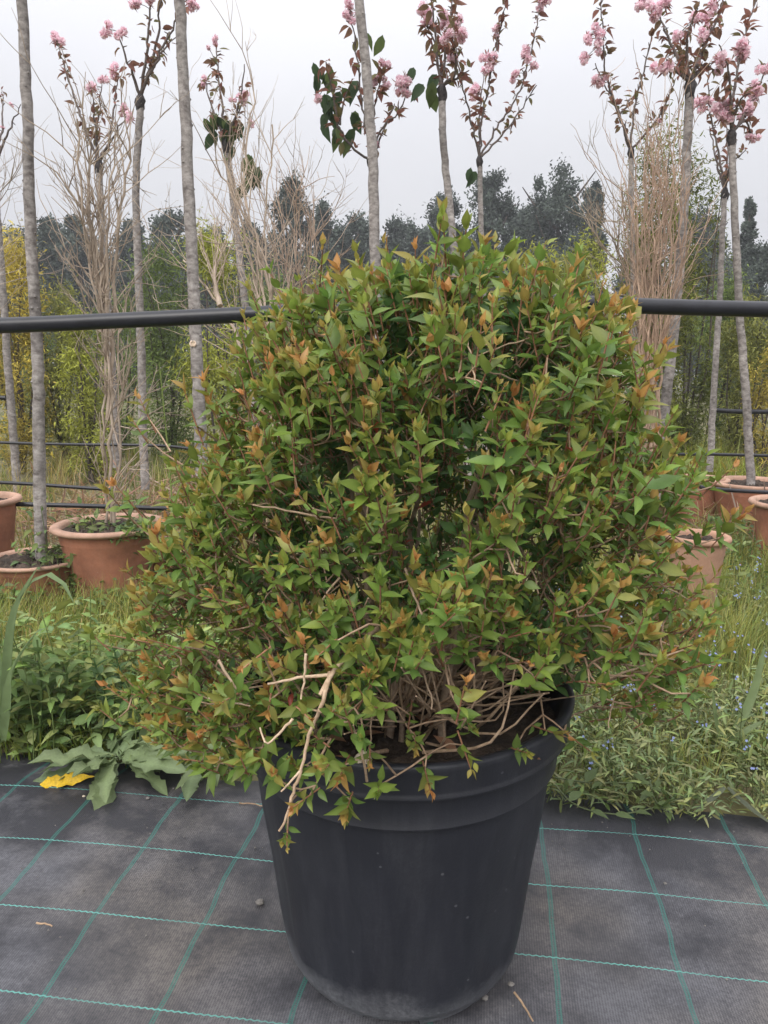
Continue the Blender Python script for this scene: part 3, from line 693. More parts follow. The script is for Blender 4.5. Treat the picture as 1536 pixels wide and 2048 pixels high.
cherry('cherry with large dark green leaves behind the tall middle trunk', [(741,318),(748,450),(755,650)],4.1,.018,
       [[(741,318),(704,296),(678,250),(668,200),(657,150),(651,122)],[(741,312),(728,230),(714,120),(699,15)],[(741,315),(762,260),(800,220),(817,165)],[(741,310),(752,200),(766,130)],[(741,316),(768,262),(790,205)],[(680,250),(690,190),(708,158)]],
       [(697,12,.9),(699,37,.8),(716,30,.6),(797,166,1.0),(812,160,.9),(808,186,.8),(767,128,.8),(770,173,.8),(752,160,.8),(637,194,.8),(755,290,.4)],
       [(640,150),(648,160),(655,172),(632,165),(645,190),(660,155),(668,165),(690,185),(700,190),(705,180),(650,215),(660,225),(668,235),(645,235),(655,250),(672,262),(680,270),(665,285),(690,300),(700,265),(700,280),(712,235),(716,245),(760,92),(742,85),(655,205),(672,195),(640,175),(676,215)],base_z=.25,leafden=.75)
cherry('bronze leafed cherry leaning right, its graft high above the shrub', [(884,178),(888,300),(900,420),(912,545),(925,700)],4.0,.0235,
       [[(884,175),(874,110),(866,30),(860,-50)],[(884,172),(892,100),(907,-20)],[(886,172),(912,140),(906,70),(902,50)],[(886,170),(908,158),(936,142)],[(884,172),(880,120),(852,40)]],
       [(852,20),(851,40,.8),(890,36,1.1),(897,50),(915,40,.9),(904,66,1.1),(920,70,.8),(902,115,.8),(890,75,.8)],[(832,160),(838,175),(846,185),(863,196),(858,182),(872,168)],leafden=1.5,base_z=.25)
cherry('slim cherry with open spreading branches right of the leaning trunk', [(959,318),(961,400),(963,500),(968,650)],4.9,.0205,
       [[(959,315),(944,250),(922,160),(909,80)],[(959,312),(966,230),(984,140),(1008,20),(1018,-40)],[(961,312),(1000,245),(1038,185),(1062,100),(1088,-10)],[(961,315),(1000,275),(1045,215),(1072,170)],[(959,312),(958,240),(968,150)]],
       [(952,184,1.1),(970,138,1.1),(983,128,1.2),(974,114),(993,56,.8),(1054,108,1.0),(1065,132,.8),(1030,150,.9),(1084,4,1.1),(1092,-5)],[(940,340),(946,348)],base_z=.25)
cherry('cherry forking wide above the upright bundle of brown stems', [(1262,300),(1262,400),(1266,520),(1272,700),(1278,850)],4.9,.021,
       [[(1262,298),(1240,235),(1212,140),(1200,-20)],[(1260,298),(1236,225),(1192,125)],[(1262,296),(1268,220),(1292,120),(1312,45)],[(1264,296),(1300,258),(1335,200),(1350,155)],[(1238,230),(1260,205),(1266,190)]],
       [(1176,80,1.1),(1196,64,1.1),(1196,88),(1172,116,.9),(1190,160,1.1),(1202,165,.8),(1318,240,.5)],base_z=.25,leafden=.9)
cherry('cherry with dense crown on the thick trunk at right', [(1380,168),(1376,250),(1368,420),(1352,620),(1332,800),(1322,880)],4.3,.0305,
       [[(1380,165),(1345,95),(1312,15)],[(1380,162),(1372,90),(1396,15)],[(1382,162),(1402,105),(1425,50)],[(1380,164),(1350,140),(1332,120)],[(1382,164),(1410,130),(1430,140)],[(1382,162),(1398,120),(1440,20),(1450,-20)],[(1380,164),(1365,120),(1360,70)]],
       [(1298,10,1.2),(1330,8,1.1),(1308,35),(1284,5),(1358,70,.9),(1330,137,1.5),(1402,75),(1390,36,1.2),(1411,38,1.2),(1425,10,1.2),(1440,122,1.1)],leafden=1.7,base_z=.2)
cherry('thin low grafted cherry just left of the rightmost trunk', [(1450,382),(1446,450),(1438,620),(1428,780),(1423,880)],5.2,.023,
       [[(1450,380),(1436,300),(1420,220),(1416,140)],[(1450,380),(1430,310),(1419,255)],[(1450,380),(1462,330),(1490,300)],[(1450,380),(1455,300),(1452,230)]],[(1398,205,1.2),(1415,200,1.1),(1408,215)],base_z=.25,leafden=.8)
cherry('rightmost cherry full of pink blossom standing in a terracotta pot', [(1463,268),(1468,400),(1478,600),(1492,800),(1501,945)],4.2,.0235,
       [[(1463,265),(1468,180),(1482,95),(1516,-15)],[(1463,262),(1459,150),(1438,85)],[(1465,262),(1498,215),(1515,175),(1535,130)],[(1465,264),(1490,240),(1505,275)],[(1463,262),(1450,215),(1436,205)],[(1463,262),(1480,200),(1500,185)]],
       [(1436,214,1.2),(1451,224,1.2),(1444,232),(1495,220,1.1),(1511,190,1.1),(1500,180,.9),(1478,102,1.3),(1488,110),(1442,122,1.1),(1532,140,1.2),(1503,274,.8),(1462,235,.7)],leafden=1.1,base_z=.3)

# ------------------------------------------------------------------ bare twiggy shrubs
def bare_shrub(label, base_px, Y, stems, ntw, lo=.3, tl=(.25,.6), spread=.45, r=.011, col=(1,1,1), base_z=0, sub=2):
    base=np.array([P(base_px,900,Y)[0],Y,base_z]); t=empty('bare_shrub',base,label,'shrub','bare twiggy shrubs')
    all_=[]
    for s in stems:
        n=len(s); off=random.uniform(-.22,.22)
        q=np.array([P(x,y,Y+off*(j/(n-1))) for j,(x,y) in enumerate(s)]); ln=np.sum(np.linalg.norm(np.diff(q,axis=0),axis=1)); m=max(8,int(ln/.06))
        pts=resample(q,m); pts[1:]+=rng.normal(0,.006,(m-1,3)); b=MB(); tube(b,pts,np.linspace(r*random.choice([.45,.6,.8,1.15]),r*.26,m),7,np.array(col)*random.uniform(.85,1.1),wob=.05); b.build('stem',M_bare,t); all_.append(pts)
    tw=MB(); cen=base[:2]
    def twig(p,d,l,rr,depth):
        m=6; pts=[p]; dd=d.copy()
        for k in range(m-1):
            dd=nrm(dd+rng.normal(0,.13,3)+np.array([0,0,.06])); pts.append(pts[-1]+dd*l/(m-1))
        pts=np.array(pts); tube(tw,pts,np.linspace(rr,rr*.4,m),4,np.array(col)*random.uniform(.8,1.2))
        if depth>0:
            for _ in range(sub+random.randint(0,1)):
                i=random.randrange(1,m); d2=nrm(dd+rng.normal(0,.5,3)+np.array([0,0,.1])); twig(pts[i],d2,l*random.uniform(.3,.6),rr*.6,depth-1)
    for _ in range(ntw):
        pts=all_[random.randrange(len(all_))]; i=random.randrange(int(len(pts)*lo),len(pts)); p=pts[i]
        ax=nrm(pts[min(i+1,len(pts)-1)]-pts[i-1]); out=np.array([p[0]-cen[0],p[1]-cen[1],0]); 
        d=nrm(ax+rng.normal(0,spread,3)+nrm(out)*.12*spread); twig(p,d,random.uniform(*tl),.0029,2 if random.random()<.5 else 1)
    o=tw.build('twigs',M_bare,t); o['kind']='stuff'
    return t
bare_shrub('tall leafless shrub with tangled pale twigs in the wide terracotta pot',212,3.02,
    [[(212,1045),(212,850),(205,640),(190,480),(150,400),(115,345)],[(206,660),(198,600),(186,470),(175,380),(185,290)],[(228,1045),(222,820),(212,620),(215,500),(222,400),(232,330)],[(215,840),(226,720),(230,620),(236,480),(247,380),(262,280)],[(203,640),(186,560),(168,440),(160,330),(150,240)],[(213,680),(205,560),(200,440),(205,330)],[(222,1045),(240,900),(238,760),(244,640)]],
    135,.15,(.12,.36),.5,.0125,(.92,.88,.84),.28)
bare_shrub('leafless shrub with long side branch reaching left beside the knotted trunk',545,4.0,
    [[(560,980),(520,800),(482,690),(440,610),(400,560),(370,520)],[(560,980),(545,700),(525,520),(480,420),(430,330)],[(560,980),(540,700),(515,500),(490,400),(495,290),(510,180)],[(560,980),(530,700),(500,520),(470,400),(440,300)],[(440,612),(428,560),(435,520)],[(560,980),(545,650),(530,450),(540,330),(545,250)]],
    85,.45,(.2,.5),.5,.014,(1.15,1.1,1.05),.2)
bare_shrub('leafless shrub of dense upright twigs left behind the shrub top',605,4.6,
    [[(600,950),(590,700),(575,540),(560,400)],[(600,950),(600,700),(595,520),(590,380)],[(605,950),(612,700),(615,560),(628,440)],[(605,950),(618,720),(625,600),(640,480)],[(598,950),(580,720),(565,600),(552,480)]],
    90,.35,(.2,.5),.4,.009,(1.05,.95,.9),.2)
bare_shrub('big sheaf of upright leafless brown stems in front of the right trunks',1312,4.0,
    [[(1300+random.uniform(-22,28),905),(1300+dx*.35,720),(1315+dx*.8,540),(1318+dx,ty)] for dx,ty in ((-75,430),(-60,380),(-48,330),(-38,400),(-30,310),(-22,350),(-12,320),(-5,300),(3,360),(10,330),(18,380),(26,330),(34,410),(44,350),(55,390),(66,440),(-55,520),(30,300),(-18,420),(8,450))],
    120,.3,(.2,.5),.22,.0075,(.95,.80,.72),.2)
bare_shrub('leafless twigs entering from outside the left edge',-40,4.6,
    [[(-50,900),(-45,600),(-20,440),(5,370)],[(-45,900),(-35,620),(-25,500),(-5,430)],[(-55,900),(-60,600),(-50,400)]],40,.5,(.2,.45),.5,.01,(1,1,1),0)
bare_shrub('wispy grey twigs arching left of the brown stem sheaf',1265,4.4,
    [[(1290,900),(1270,640),(1235,500),(1205,440)],[(1290,900),(1280,620),(1262,480),(1235,400)],[(1290,900),(1285,640),(1250,540),(1190,480)]],60,.4,(.2,.45),.5,.007,(.75,.72,.66),0)

# ------------------------------------------------------------------ leafy shrubs in the middle distance
def leafy(label, px, topy, hw_px, Y, col, n, leafsize=.075, name='leafy_shrub', z0=.02, tpl=None, droop=.3):
    c=P(px,topy,Y); top=c[2]; hw=hw_px/F*Y*1.02; base=np.array([c[0],Y,0.0]); t=empty(name,base,label,'shrub','leafy shrubs in the rows behind')
    b=MB()
    for _ in range(6):
        a=random.uniform(0,6.28); q=base+np.array([hw*.7*math.cos(a),hw*.7*math.sin(a),top*random.uniform(.6,.95)]); tube(b,resample([base+rng.normal(0,.03,3)*[1,1,0],(base+q)/2+rng.normal(0,.05,3),q],8),np.linspace(.014,.004,8),5)
    b.build('stems',M_dark,t)['kind']='stuff'
    # clumps
    nc=60; z=rng.uniform(.04,1,nc); prof=np.sqrt(np.clip(1-np.abs((z-.42)/.62)**2.6,0.02,1)); a=rng.uniform(0,2*math.pi,nc); rr=np.sqrt(rng.random(nc))*prof
    cc=np.stack([base[0]+hw*rr*np.cos(a),Y+hw*rr*np.sin(a),z0+z*(top-z0)],1)
    n=int(n*2.8); leafsize*=.70; k=rng.integers(0,nc,n); pos=cc[k]+rng.normal(0,1,(n,3))*np.array([hw*.19,hw*.19,(top-z0)*.05])
    pos[:,2]=np.clip(pos[:,2],.02,None)
    cl=.6+.75*rng.random(nc); 
    d=nrm(rng.normal(0,1,(n,3))*[1,1,.7]-np.array([0,0,droop])); up=nrm(rng.normal(0,.6,(n,3))+[0,0,1])
    c0=np.array(col)[None]*(cl[k][:,None])*rng.uniform(.6,1.35,(n,1)); hue=rng.random((n,1)); c0=c0*(1-.3*hue*np.array([0,.0,1]))*np.array([1,1,1])
    f=MB(); leaves(f,MIDLEAF,pos,d,up,leafsize*rng.uniform(.6,1.3,n),c0,c0*1.05); o=f.build('foliage',M_bg,t); o['kind']='stuff'
YG=(.34,.36,.08); OL=(.24,.25,.08); GR=(.16,.215,.075); YO=(.44,.36,.09)
leafy('yellowish orange leafy shrub at the left edge behind the slender trunk',10,478,60,7.0,YO,3200)
leafy('olive green shrub between the two leftmost trunks',105,560,62,7.6,OL,3000)
leafy('low yellow green shrub behind the stems of the potted bare shrub',165,640,48,6.4,YG,2400,.065)
leafy('mid green leafy shrub left of the knotted trunk',318,505,70,7.4,GR,3600)
leafy('bright yellow green shrub right of the knotted trunk',432,475,66,6.8,YG,3600)
leafy('dull green shrub behind the upright twigs left of the shrub',535,560,62,7.8,GR,2600)
leafy('olive shrub mostly hidden behind the shrub top, left of middle',650,545,70,8.2,OL,2200)
leafy('low green shrub glimpsed behind the middle of the shrub',800,555,80,8.4,GR,2200)
leafy('yellow green shrub glimpsed above the right top of the shrub',930,560,70,8.0,OL,2200)
leafy('bright yellow green shrub right above the shrub top',1075,512,58,7.8,YG,3000)
leafy('rounded yellow green shrub left of the brown stem sheaf',1165,500,56,7.6,YG,3000)
leafy('tall yellow green columnar shrub behind the brown stem sheaf',1325,275,62,6.6,(.19,.205,.05),4200,.07,droop=.1)
leafy('tall green columnar shrub beside the thick right trunk',1405,330,52,6.9,(.155,.18,.05),3600,.07,droop=.1)
leafy('dull green shrub at the right edge behind the cherries',1510,600,58,7.2,OL,3000)
leafy('low green shrub between the two rightmost trunks',1450,560,52,7.9,GR,2600)
leafy('orange tinted low shrub at the far right edge',1545,690,34,6.6,YO,1200,.06)
leafy('low dark shrub at the left edge beyond the thin pipes',40,640,60,8.6,GR,2200)
leafy('low dark green shrub beyond the potted bare shrub',230,600,60,8.6,GR,2400)

# ------------------------------------------------------------------ far dark trees
def far_tree(label, px, topy, hw_px, Y, n=3600, col=(.085,.107,.088), narrow=False):
    c=P(px,topy,Y); top=c[2]; hw=hw_px/F*Y*1.3; base=np.array([c[0],Y,0.0]); t=empty('evergreen_tree',base,label,'tree','dark trees on the skyline')
    b=MB(); tube(b,resample([base,base+[.1,0,top*.5],base+[0,0,top*.92]],10),np.linspace(.16,.03,10),7)
    for _ in range(9):
        z=random.uniform(.2,.8)*top; a=random.uniform(0,6.28); q=base+[hw*.8*math.cos(a),hw*.8*math.sin(a),min(top,z+hw*.9)]; tube(b,resample([base+[0,0,z],(base+[0,0,z]+q)/2+[0,0,-.1],q],6),np.linspace(.06,.015,6),5)
    b.build('trunk',M_dark,t)
    nc=120; z=rng.random(nc)**.85; prof=(np.sqrt(np.clip(1-np.abs((z-.38)/.66)**2.2,.01,1))*(1-.2*z)); a=rng.uniform(0,2*math.pi,nc); rr=np.sqrt(rng.random(nc))*prof
    cc=np.stack([base[0]+hw*rr*np.cos(a),Y+hw*rr*np.sin(a),.3+z*(top-.45)],1)
    k=rng.integers(0,nc,n); sg=hw*rng.uniform(.05,.15,nc)
    pos=cc[k]+rng.normal(0,1,(n,3))*sg[k][:,None]*np.array([1,1,1.4]); pos[:,2]=np.clip(pos[:,2],.1,None)
    cl=(.6+.8*rng.random(nc))[k][:,None]
    d=nrm(rng.normal(0,1,(n,3))+[0,0,.4]); up=nrm(rng.normal(0,1,(n,3))+[0,0,1])
    c0=np.array(col)[None]*cl*rng.uniform(.75,1.25,(n,1))
    f=MB(); leaves(f,FLAKE,pos,d,up,rng.uniform(.07,.15,n)*Y/26,c0,c0); o=f.build('crown',M_far,t); o['kind']='stuff'
ft=[('low dark tree at the left edge of the skyline',30,462,44,27),('dark bushy tree left of the thick left trunk on the skyline',92,438,34,25),('dark tree behind the left bare twigs on the skyline',148,432,40,27),
 ('dark tree just left of the graft knot cherry on the skyline',262,442,36,28),('broad dark tree between the two left thick trunks on the skyline',335,428,52,25),('small dark tree right of the knotted trunk on the skyline',420,455,40,30),
 ('low dark tree behind the reaching bare branch on the skyline',500,450,40,28),('pointed dark tree behind the dense upright twigs on the skyline',583,358,42,24),('dark tree right of the upright twigs on the skyline',652,408,36,26),
 ('rounded dark tree left of the tall middle trunk on the skyline',716,432,44,27),('low dark tree right of the tall middle trunk on the skyline',800,442,46,28),('dark tree behind the leaning cherry trunk on the skyline',892,392,40,25),
 ('tall slim dark tree behind the slim open cherry on the skyline',985,343,44,24),('low dark tree filling the gap right of the slim cherry',1045,420,42,27),('tallest broad dark tree on the skyline, right of the slim cherry',1118,330,64,24),
 ('narrow dark tree right beside the tallest skyline tree',1187,358,26,25),('thin pointed dark tree at the right edge of the skyline',1502,395,14,22),('dark bushy tree at the right edge behind the last trunk',1522,490,40,20),
 ('low dark tree behind the brown stem sheaf on the skyline',1290,470,46,28),('dark tree behind the columnar shrubs on the skyline',1400,430,50,26),('low dark tree in the middle of the skyline',848,460,40,29)]
for lb,px,ty,hw,Yt in ft: far_tree(lb,px,ty,hw,Yt,14000+int(hw*260))
for k,(px,ty) in enumerate(((60,500),(200,500),(380,500),(560,500),(690,498),(770,505),(940,480),(1070,490),(1460,520))):
    far_tree(['first','second','third','fourth','fifth','sixth','seventh','eighth','ninth'][k]+' from the left of the low dark bushes under the skyline trees',px,ty,80,32,15000)

# ------------------------------------------------------------------ pipes
def pipe(label, pts, r, name='irrigation_pipe', seg=14):
    n=90; q=resample(pts,n); b=MB(); tube(b,q,r,seg); return tag(b.build(name,M_pipe),label,'pipe','black irrigation pipes')
pipe('thick black pipe running across behind the shrub at its shoulder',[P(x,y,1.86) for x,y in ((-1900,690),(-900,674),(-60,653),(260,640),(520,628),(820,615),(1100,604),(1230,610),(1536,619),(2500,640),(3400,655))],.0187)
def low_pipe(label,pts,Y,r): 
    pipe(label,[P(x,y,Y) for x,y in pts],r,seg=8)
low_pipe('thin drip pipe at left behind the first trunks, topmost of three',[(-80,882),(60,887),(160,889),(330,892),(420,905)],4.6,.009)
low_pipe('thin drip pipe at left, middle one of three',[(-60,962),(60,968),(130,973),(230,980)],3.5,.0085)
low_pipe('thin drip pipe at left just above the wide terracotta rim, lowest of three',[(-60,1006),(60,1009),(140,1011),(240,1014),(420,1020)],3.3,.0105)
low_pipe('thin drip pipe at right crossing the base of the last trunks',[(1260,902),(1345,908),(1440,909),(1620,914)],4.45,.009)
low_pipe('short grey black pipe over the rim of the right terracotta pot',[(1400,974),(1440,979),(1500,983),(1620,988)],3.7,.010)
low_pipe('far black pipe lying in the grass between the two rightmost trunks',[(1425,820),(1480,823),(1620,824)],6.4,.02)
low_pipe('far black pipe end at the left edge behind the slender trunk',[(-60,792),(12,796)],6.4,.02)

# ------------------------------------------------------------------ ground vegetation
def blades(mb, pos, h, lean, col, w, tipc=None, seg=4):
    n=len(pos); a=rng.uniform(0,2*math.pi,n); ln=lean*rng.uniform(.3,1.4,n); d=np.stack([np.cos(a),np.sin(a),np.zeros(n)],1); side=np.stack([-np.sin(a+.3),np.cos(a+.3),np.zeros(n)],1)
    rows=[]
    for k in range(seg):
        s=k/(seg-1); ce=pos+d*(ln*h*s*s)[:,None]+np.array([0,0,1])*(h*(s-.32*np.minimum(ln,1.6)*s*s))[:,None]
        ww=w*(1-s**1.6)*(.6 if k==0 else 1)
        if k<seg-1: rows+= [ce-side*ww[:,None]*.5, ce+side*ww[:,None]*.5]
        else: rows.append(ce)
    nv=len(rows); V=np.stack(rows,1); f=[]
    for k in range(seg-2): f+=[[2*k,2*k+1,2*k+3],[2*k,2*k+3,2*k+2]]
    f.append([2*(seg-2),2*(seg-2)+1,nv-1]); f=np.array(f)
    c=np.repeat(col[:,None,:],nv,1)
    if tipc is not None: t=np.linspace(0,1,nv)[None,:,None]; c=c*(1-t)+tipc[:,None,:]*t
    mb.add(V.reshape(-1,3),(f[None]+np.arange(n)[:,None,None]*nv).reshape(-1,3),c.reshape(-1,3))
def scatter(n,x0,x1,y0,y1,clump=None):
    p=np.stack([rng.uniform(x0,x1,n),rng.uniform(y0,y1,n),np.zeros(n)],1)
    if clump:
        c=np.stack([rng.uniform(x0,x1,clump),rng.uniform(y0,y1,clump)],1); k=rng.integers(0,clump,n); p[:,:2]=c[k]+rng.normal(0,.035,(n,2))
    # keep off the fabric: v coordinate beyond its edge
    v=p[:,0]*math.sin(MAT_TH)+p[:,1]*math.cos(MAT_TH); p=p[v>1.60]
    p[:,2]=gz(p[:,0],p[:,1])-.03
    return p
def gcol(base,n,var=.35):
    return np.array(base)[None]*rng.uniform(1-var,1+var,(n,1))*np.stack([rng.uniform(.8,1.25,n),np.ones(n),rng.uniform(.7,1.2,n)],1)
g=MB()
for (n,x0,x1,y0,y1,cl,h,le,c,wd) in ((9000,-1.5,-.2,1.6,3.0,160,(.05,.17),.7,(.16,.23,.045),.0035),(6000,-1.9,-.3,2.0,3.4,130,(.06,.20),.6,(.26,.30,.10),.003),(2500,-1.9,-.3,2.0,3.4,70,(.08,.26),.8,(.38,.32,.17),.0022),(2600,-1.5,-.8,2.3,2.85,60,(.10,.27),.5,(.24,.30,.08),.003),(4000,.9,1.9,2.3,3.8,90,(.12,.33),.55,(.24,.29,.09),.003),(5000,.4,1.6,1.62,3.0,140,(.05,.2),.6,(.26,.31,.11),.002),(9000,.3,1.6,1.6,3.2,180,(.05,.16),.7,(.18,.24,.065),.003),
        (12000,-5.5,5.5,3.0,8.5,270,(.10,.34),.5,(.17,.215,.05),.006),(9500,-5.5,5.5,3.2,8.5,200,(.1,.4),.6,(.28,.25,.10),.005),(4000,.9,3.5,2.6,5.5,100,(.08,.3),.6,(.17,.23,.045),.005),(3000,2.2,4.4,5,7.5,50,(.25,.55),.7,(.21,.26,.05),.008)):
    p=scatter(n,x0,x1,y0,y1,cl); m=len(p); cc=gcol(c,m); blades(g,p,rng.uniform(h[0],h[1],m),le,cc,np.full(m,wd)*rng.uniform(.6,1.5,m),cc*np.array([1.25,1.1,.9]))
tag(g.build('grass',M_herb),'green grass and weeds growing around the terracotta pots','grass',kind='stuff')
# dry straw
s=MB(); n=5200; p=np.concatenate([scatter(2600,-2.6,-.5,3.2,5.6),scatter(1500,.9,3.0,3.0,5.4),scatter(1400,-2.2,.0,2.7,3.4)]); n=len(p)
p[:,2]+=rng.random(n)**2*.09; d=nrm(rng.normal(0,1,(n,3))*[1,1,.3]); cc=gcol((.36,.27,.17),n,.4)
leaves(s,leaf_template([(.1,1.0),(.5,1.0),(.9,.7)],.3,.12,.016),p,d,np.tile([0,0,1.0],(n,1))+rng.normal(0,.3,(n,3)),rng.uniform(.08,.3,n),cc,cc*.9)
p=scatter(900,-2.8,3.2,3.3,6.0); n=len(p); cc=gcol((.42,.34,.2),n,.3); blades(s,p,rng.uniform(.2,.55,n),.5,cc,np.full(n,.004))
for (cxp,cyp) in ((-1.75,4.4),(-1.25,4.2),(1.95,4.0),(-1.5,4.9)):
    m=420; q=np.stack([rng.normal(cxp,.28,m),rng.normal(cyp,.2,m),np.abs(rng.normal(.02,.08,m))],1); cc=gcol((.30,.20,.135),m,.45)
    leaves(s,leaf_template([(.1,1.0),(.5,1.0),(.9,.7)],.3,.12,.03),q,nrm(rng.normal(0,1,(m,3))*[1,1,.45]),rng.normal(0,1,(m,3)),rng.uniform(.1,.32,m),cc,cc)
tag(s.build('dry_straw',M_straw),'dry brown straw lying on the ground between the pots','straw',kind='stuff')

# small leafy ground weeds (left and right bands)
def herb_mass(name,label,boxes,size,col,nleaf_h,tpl=OVATE[1]):
    f=MB()
    for (n,x0,x1,y0,y1,zt,*zb) in boxes:
        cl=max(12,n//40); c=np.stack([rng.uniform(x0,x1,cl),rng.uniform(y0,y1,cl)],1); k=rng.integers(0,cl,n); hh=rng.uniform(.35,1,cl)
        z=rng.random(n)*zt*hh[k]; p=np.stack([c[k,0]+rng.normal(0,.035,n)*(1+z),c[k,1]+rng.normal(0,.035,n),z],1)
        v=p[:,0]*math.sin(MAT_TH)+p[:,1]*math.cos(MAT_TH); ok=v>np.where(p[:,0]<0,1.60,1.55)+.03*np.sin(7*p[:,0]); p=p[ok]; m=len(p)
        d=nrm(rng.normal(0,1,(m,3))*[1,1,.45]+[0,0,.3]); cc=gcol(col,m)*(.75+.45*hh[k][ok][:,None])
        leaves(f,tpl,p+np.array([0,0,zb[0] if zb else 0]),d,nrm(rng.normal(0,.35,(m,3))+[0,0,1]),size*rng.uniform(.5,1.35,m),cc*.85,cc*1.1)
        # thin stems
        for q in range(cl):
            if not zb and c[q,0]*math.sin(MAT_TH)+c[q,1]*math.cos(MAT_TH)>1.58:
                tube(f,resample([[c[q,0],c[q,1],-.02],[c[q,0]+.01,c[q,1],zt*hh[q]*.5],[c[q,0]+random.uniform(-.03,.03),c[q,1],zt*hh[q]]],4),.0015,4,np.array(col)*.9)
    return tag(f.build(name,M_herb),label,'weeds',kind='stuff')
herb_mass('leafy_weeds','broad leafy green weeds crowding the left edge of the fabric',((2500,-1.35,-.45,1.66,2.15,.25),(700,-1.6,-.5,1.95,2.6,.14),(1500,-1.25,-.72,1.64,1.95,.38)),.045,(.21,.285,.095),.2)
herb_mass('forget_me_not_leaves','low narrow leaved weeds with blue flowers right of the pot',((6000,.36,1.25,1.45,2.1,.13),(4200,.5,1.8,1.9,2.9,.13),(1000,.35,1.2,1.48,1.62,.06)),.030,(.21,.255,.105),.2,LANCE)
herb_mass('pot_weeds','green weeds growing at the foot of the terracotta pots',((900,-1.5,-.75,2.6,3.0,.13),(420,-1.5,-1.28,2.6,2.8,.17),(500,1.25,2.1,2.9,3.3,.22),(700,-1.45,-.95,2.85,3.15,.44),(500,1.2,1.9,3.0,4.0,.3),(700,-1.5,-.7,3.1,3.9,.4),(160,-1.24,-.98,2.92,3.1,.05,.31),(70,-1.5,-1.3,2.9,3.1,.05,.19),(160,-1.0,-.92,2.84,2.98,.07,.30)),.04,(.12,.175,.055),.2)
# forget-me-not flowers and seed stalks
f=MB(); n=260; p=np.stack([rng.uniform(.38,1.7,n),rng.uniform(1.52,3.0,n),rng.uniform(.07,.24,n)],1); p=p[(p[:,0]*math.sin(MAT_TH)+p[:,1]*math.cos(MAT_TH))>1.56]
T=leaf_template([(.3,.8),(.7,1.0)],.2,-.1,.8)
for q in p:
    tube(f,resample([[q[0]+random.uniform(-.03,.03),q[1],-.02],[q[0],q[1],q[2]*.6],q],4),.0009,3,[.11,.14,.05])
    m=random.randint(2,4)
    for _ in range(m):
        c=q+rng.normal(0,.006,3); a=np.arange(5)*2*math.pi/5+random.random(); up=nrm(np.array([random.uniform(-.5,.5),-.6,.8])); e1=nrm(np.cross(up,[1,0,0])); e2=np.cross(up,e1)
        d=np.cos(a)[:,None]*e1+np.sin(a)[:,None]*e2
        leaves(f,T,np.tile(c,(5,1)),d,np.tile(up,(5,1)),np.full(5,.0035),np.tile([.33,.40,.72],(5,1)),np.tile([.42,.48,.80],(5,1)))
tag(f.build('forget_me_not_flowers',M_petal),'tiny pale blue flowers over the weeds right of the pot','flowers',kind='stuff')

# toothed rosettes at the left fabric edge
def lobed(fold=.3,curl=.35,wave=.25,teeth=7):
    rows=[]; n=teeth*3
    for k in range(n):
        t=.05+.93*k/n; env_=(.16+.84*math.sin(math.pi*min(1,t**1.25*.96))**.8) if t>.12 else .16
        saw=(1.0,.86,.72)[k%3]; rows.append((t+(.012 if k%3==0 else 0),env_*(saw if t>.15 else .9)))
    T=leaf_template(rows,fold,curl,.27,0); v=T['v']; sd=np.sign(v[:,0])
    v[:,2]+=wave*.07*np.sin(v[:,1]*17+sd*.9)*np.abs(v[:,0])/.13; v[:,0]+=.03*np.sin(v[:,1]*4+wave*9)
    return T
LOB=[lobed(.3,.35,.6),lobed(.5,.15,.9,6),lobed(.2,.55,.75,8)]
lob_mesh=[]
for k in range(6):
    T=LOB[k%3]; c=np.array([(.16,.21,.10),(.14,.19,.09),(.18,.23,.11)][k//2]); t=T['t'][:,None]; lob_mesh.append(MB().add(T['v'],T['f'],c*(1.15-.2*t)*(.88+.42*T['mid'][:,None])).mesh('rosette_leaf',M_herb))
def rosette(label,px,py,Y,n,size,fwd=.0):
    q=P(px,py,Y); q[2]=0.0; t=empty('rosette_weed',q,label,'weed','toothed rosette weeds at the fabric edge')
    for k in range(n):
        a=2*math.pi*k/n*1.618*2+random.uniform(-.3,.3); el=random.uniform(.05,.75); d=nrm(np.array([math.cos(a),math.sin(a)-fwd,el])); s=size*random.uniform(.65,1.15)
        place('leaf',lob_mesh[k%6],t,leaf_matrix(q+np.array([0,0,.015+.02*random.random()]),d,nrm(np.array([rng.normal(0,.3),rng.normal(0,.3)-.2,1])),s))
    return t
rosette('large rosette of toothed leaves sprawling onto the fabric left of pot',235,1490,1.67,20,.20,.35)
rosette('rosette of toothed leaves close to the pot, right of the big rosette',395,1480,1.66,13,.15,.3)
rosette('rosette of toothed leaves deeper in the weeds behind the big rosette',300,1400,1.86,14,.17,.1)
# strap-leaved tuft between rosette and pot
def strap(label,base,specs,cat='weed',name='strap_leaf_weed',col=(.15,.20,.085)):
    t=empty(name,base,label,cat)
    for pts,wd in specs:
        pts=resample(pts,12); n=12; tg=nrm(np.gradient(pts,axis=0)); sd_=nrm(np.cross(tg,[0.2,-.5,1])); wv=wd*np.sin(np.pi*np.clip(np.linspace(.12,1,n),0,1))**.6*.5; nm=np.cross(sd_,tg)
        V=np.stack([pts-sd_*wv[:,None]+nm*wv[:,None]*.35,pts,pts+sd_*wv[:,None]+nm*wv[:,None]*.35],1).reshape(-1,3)
        f=[]
        for k in range(n-1): a=3*k; f+=[[a,a+1,a+4,a+3],[a+1,a+2,a+5,a+4]]
        c=np.array(col)*random.uniform(.85,1.2); MB().add(V,f,np.tile(c,(len(V),1))).build('leaf',M_herb,t)
    return t
def px3(*a): return [P(*q) for q in a]
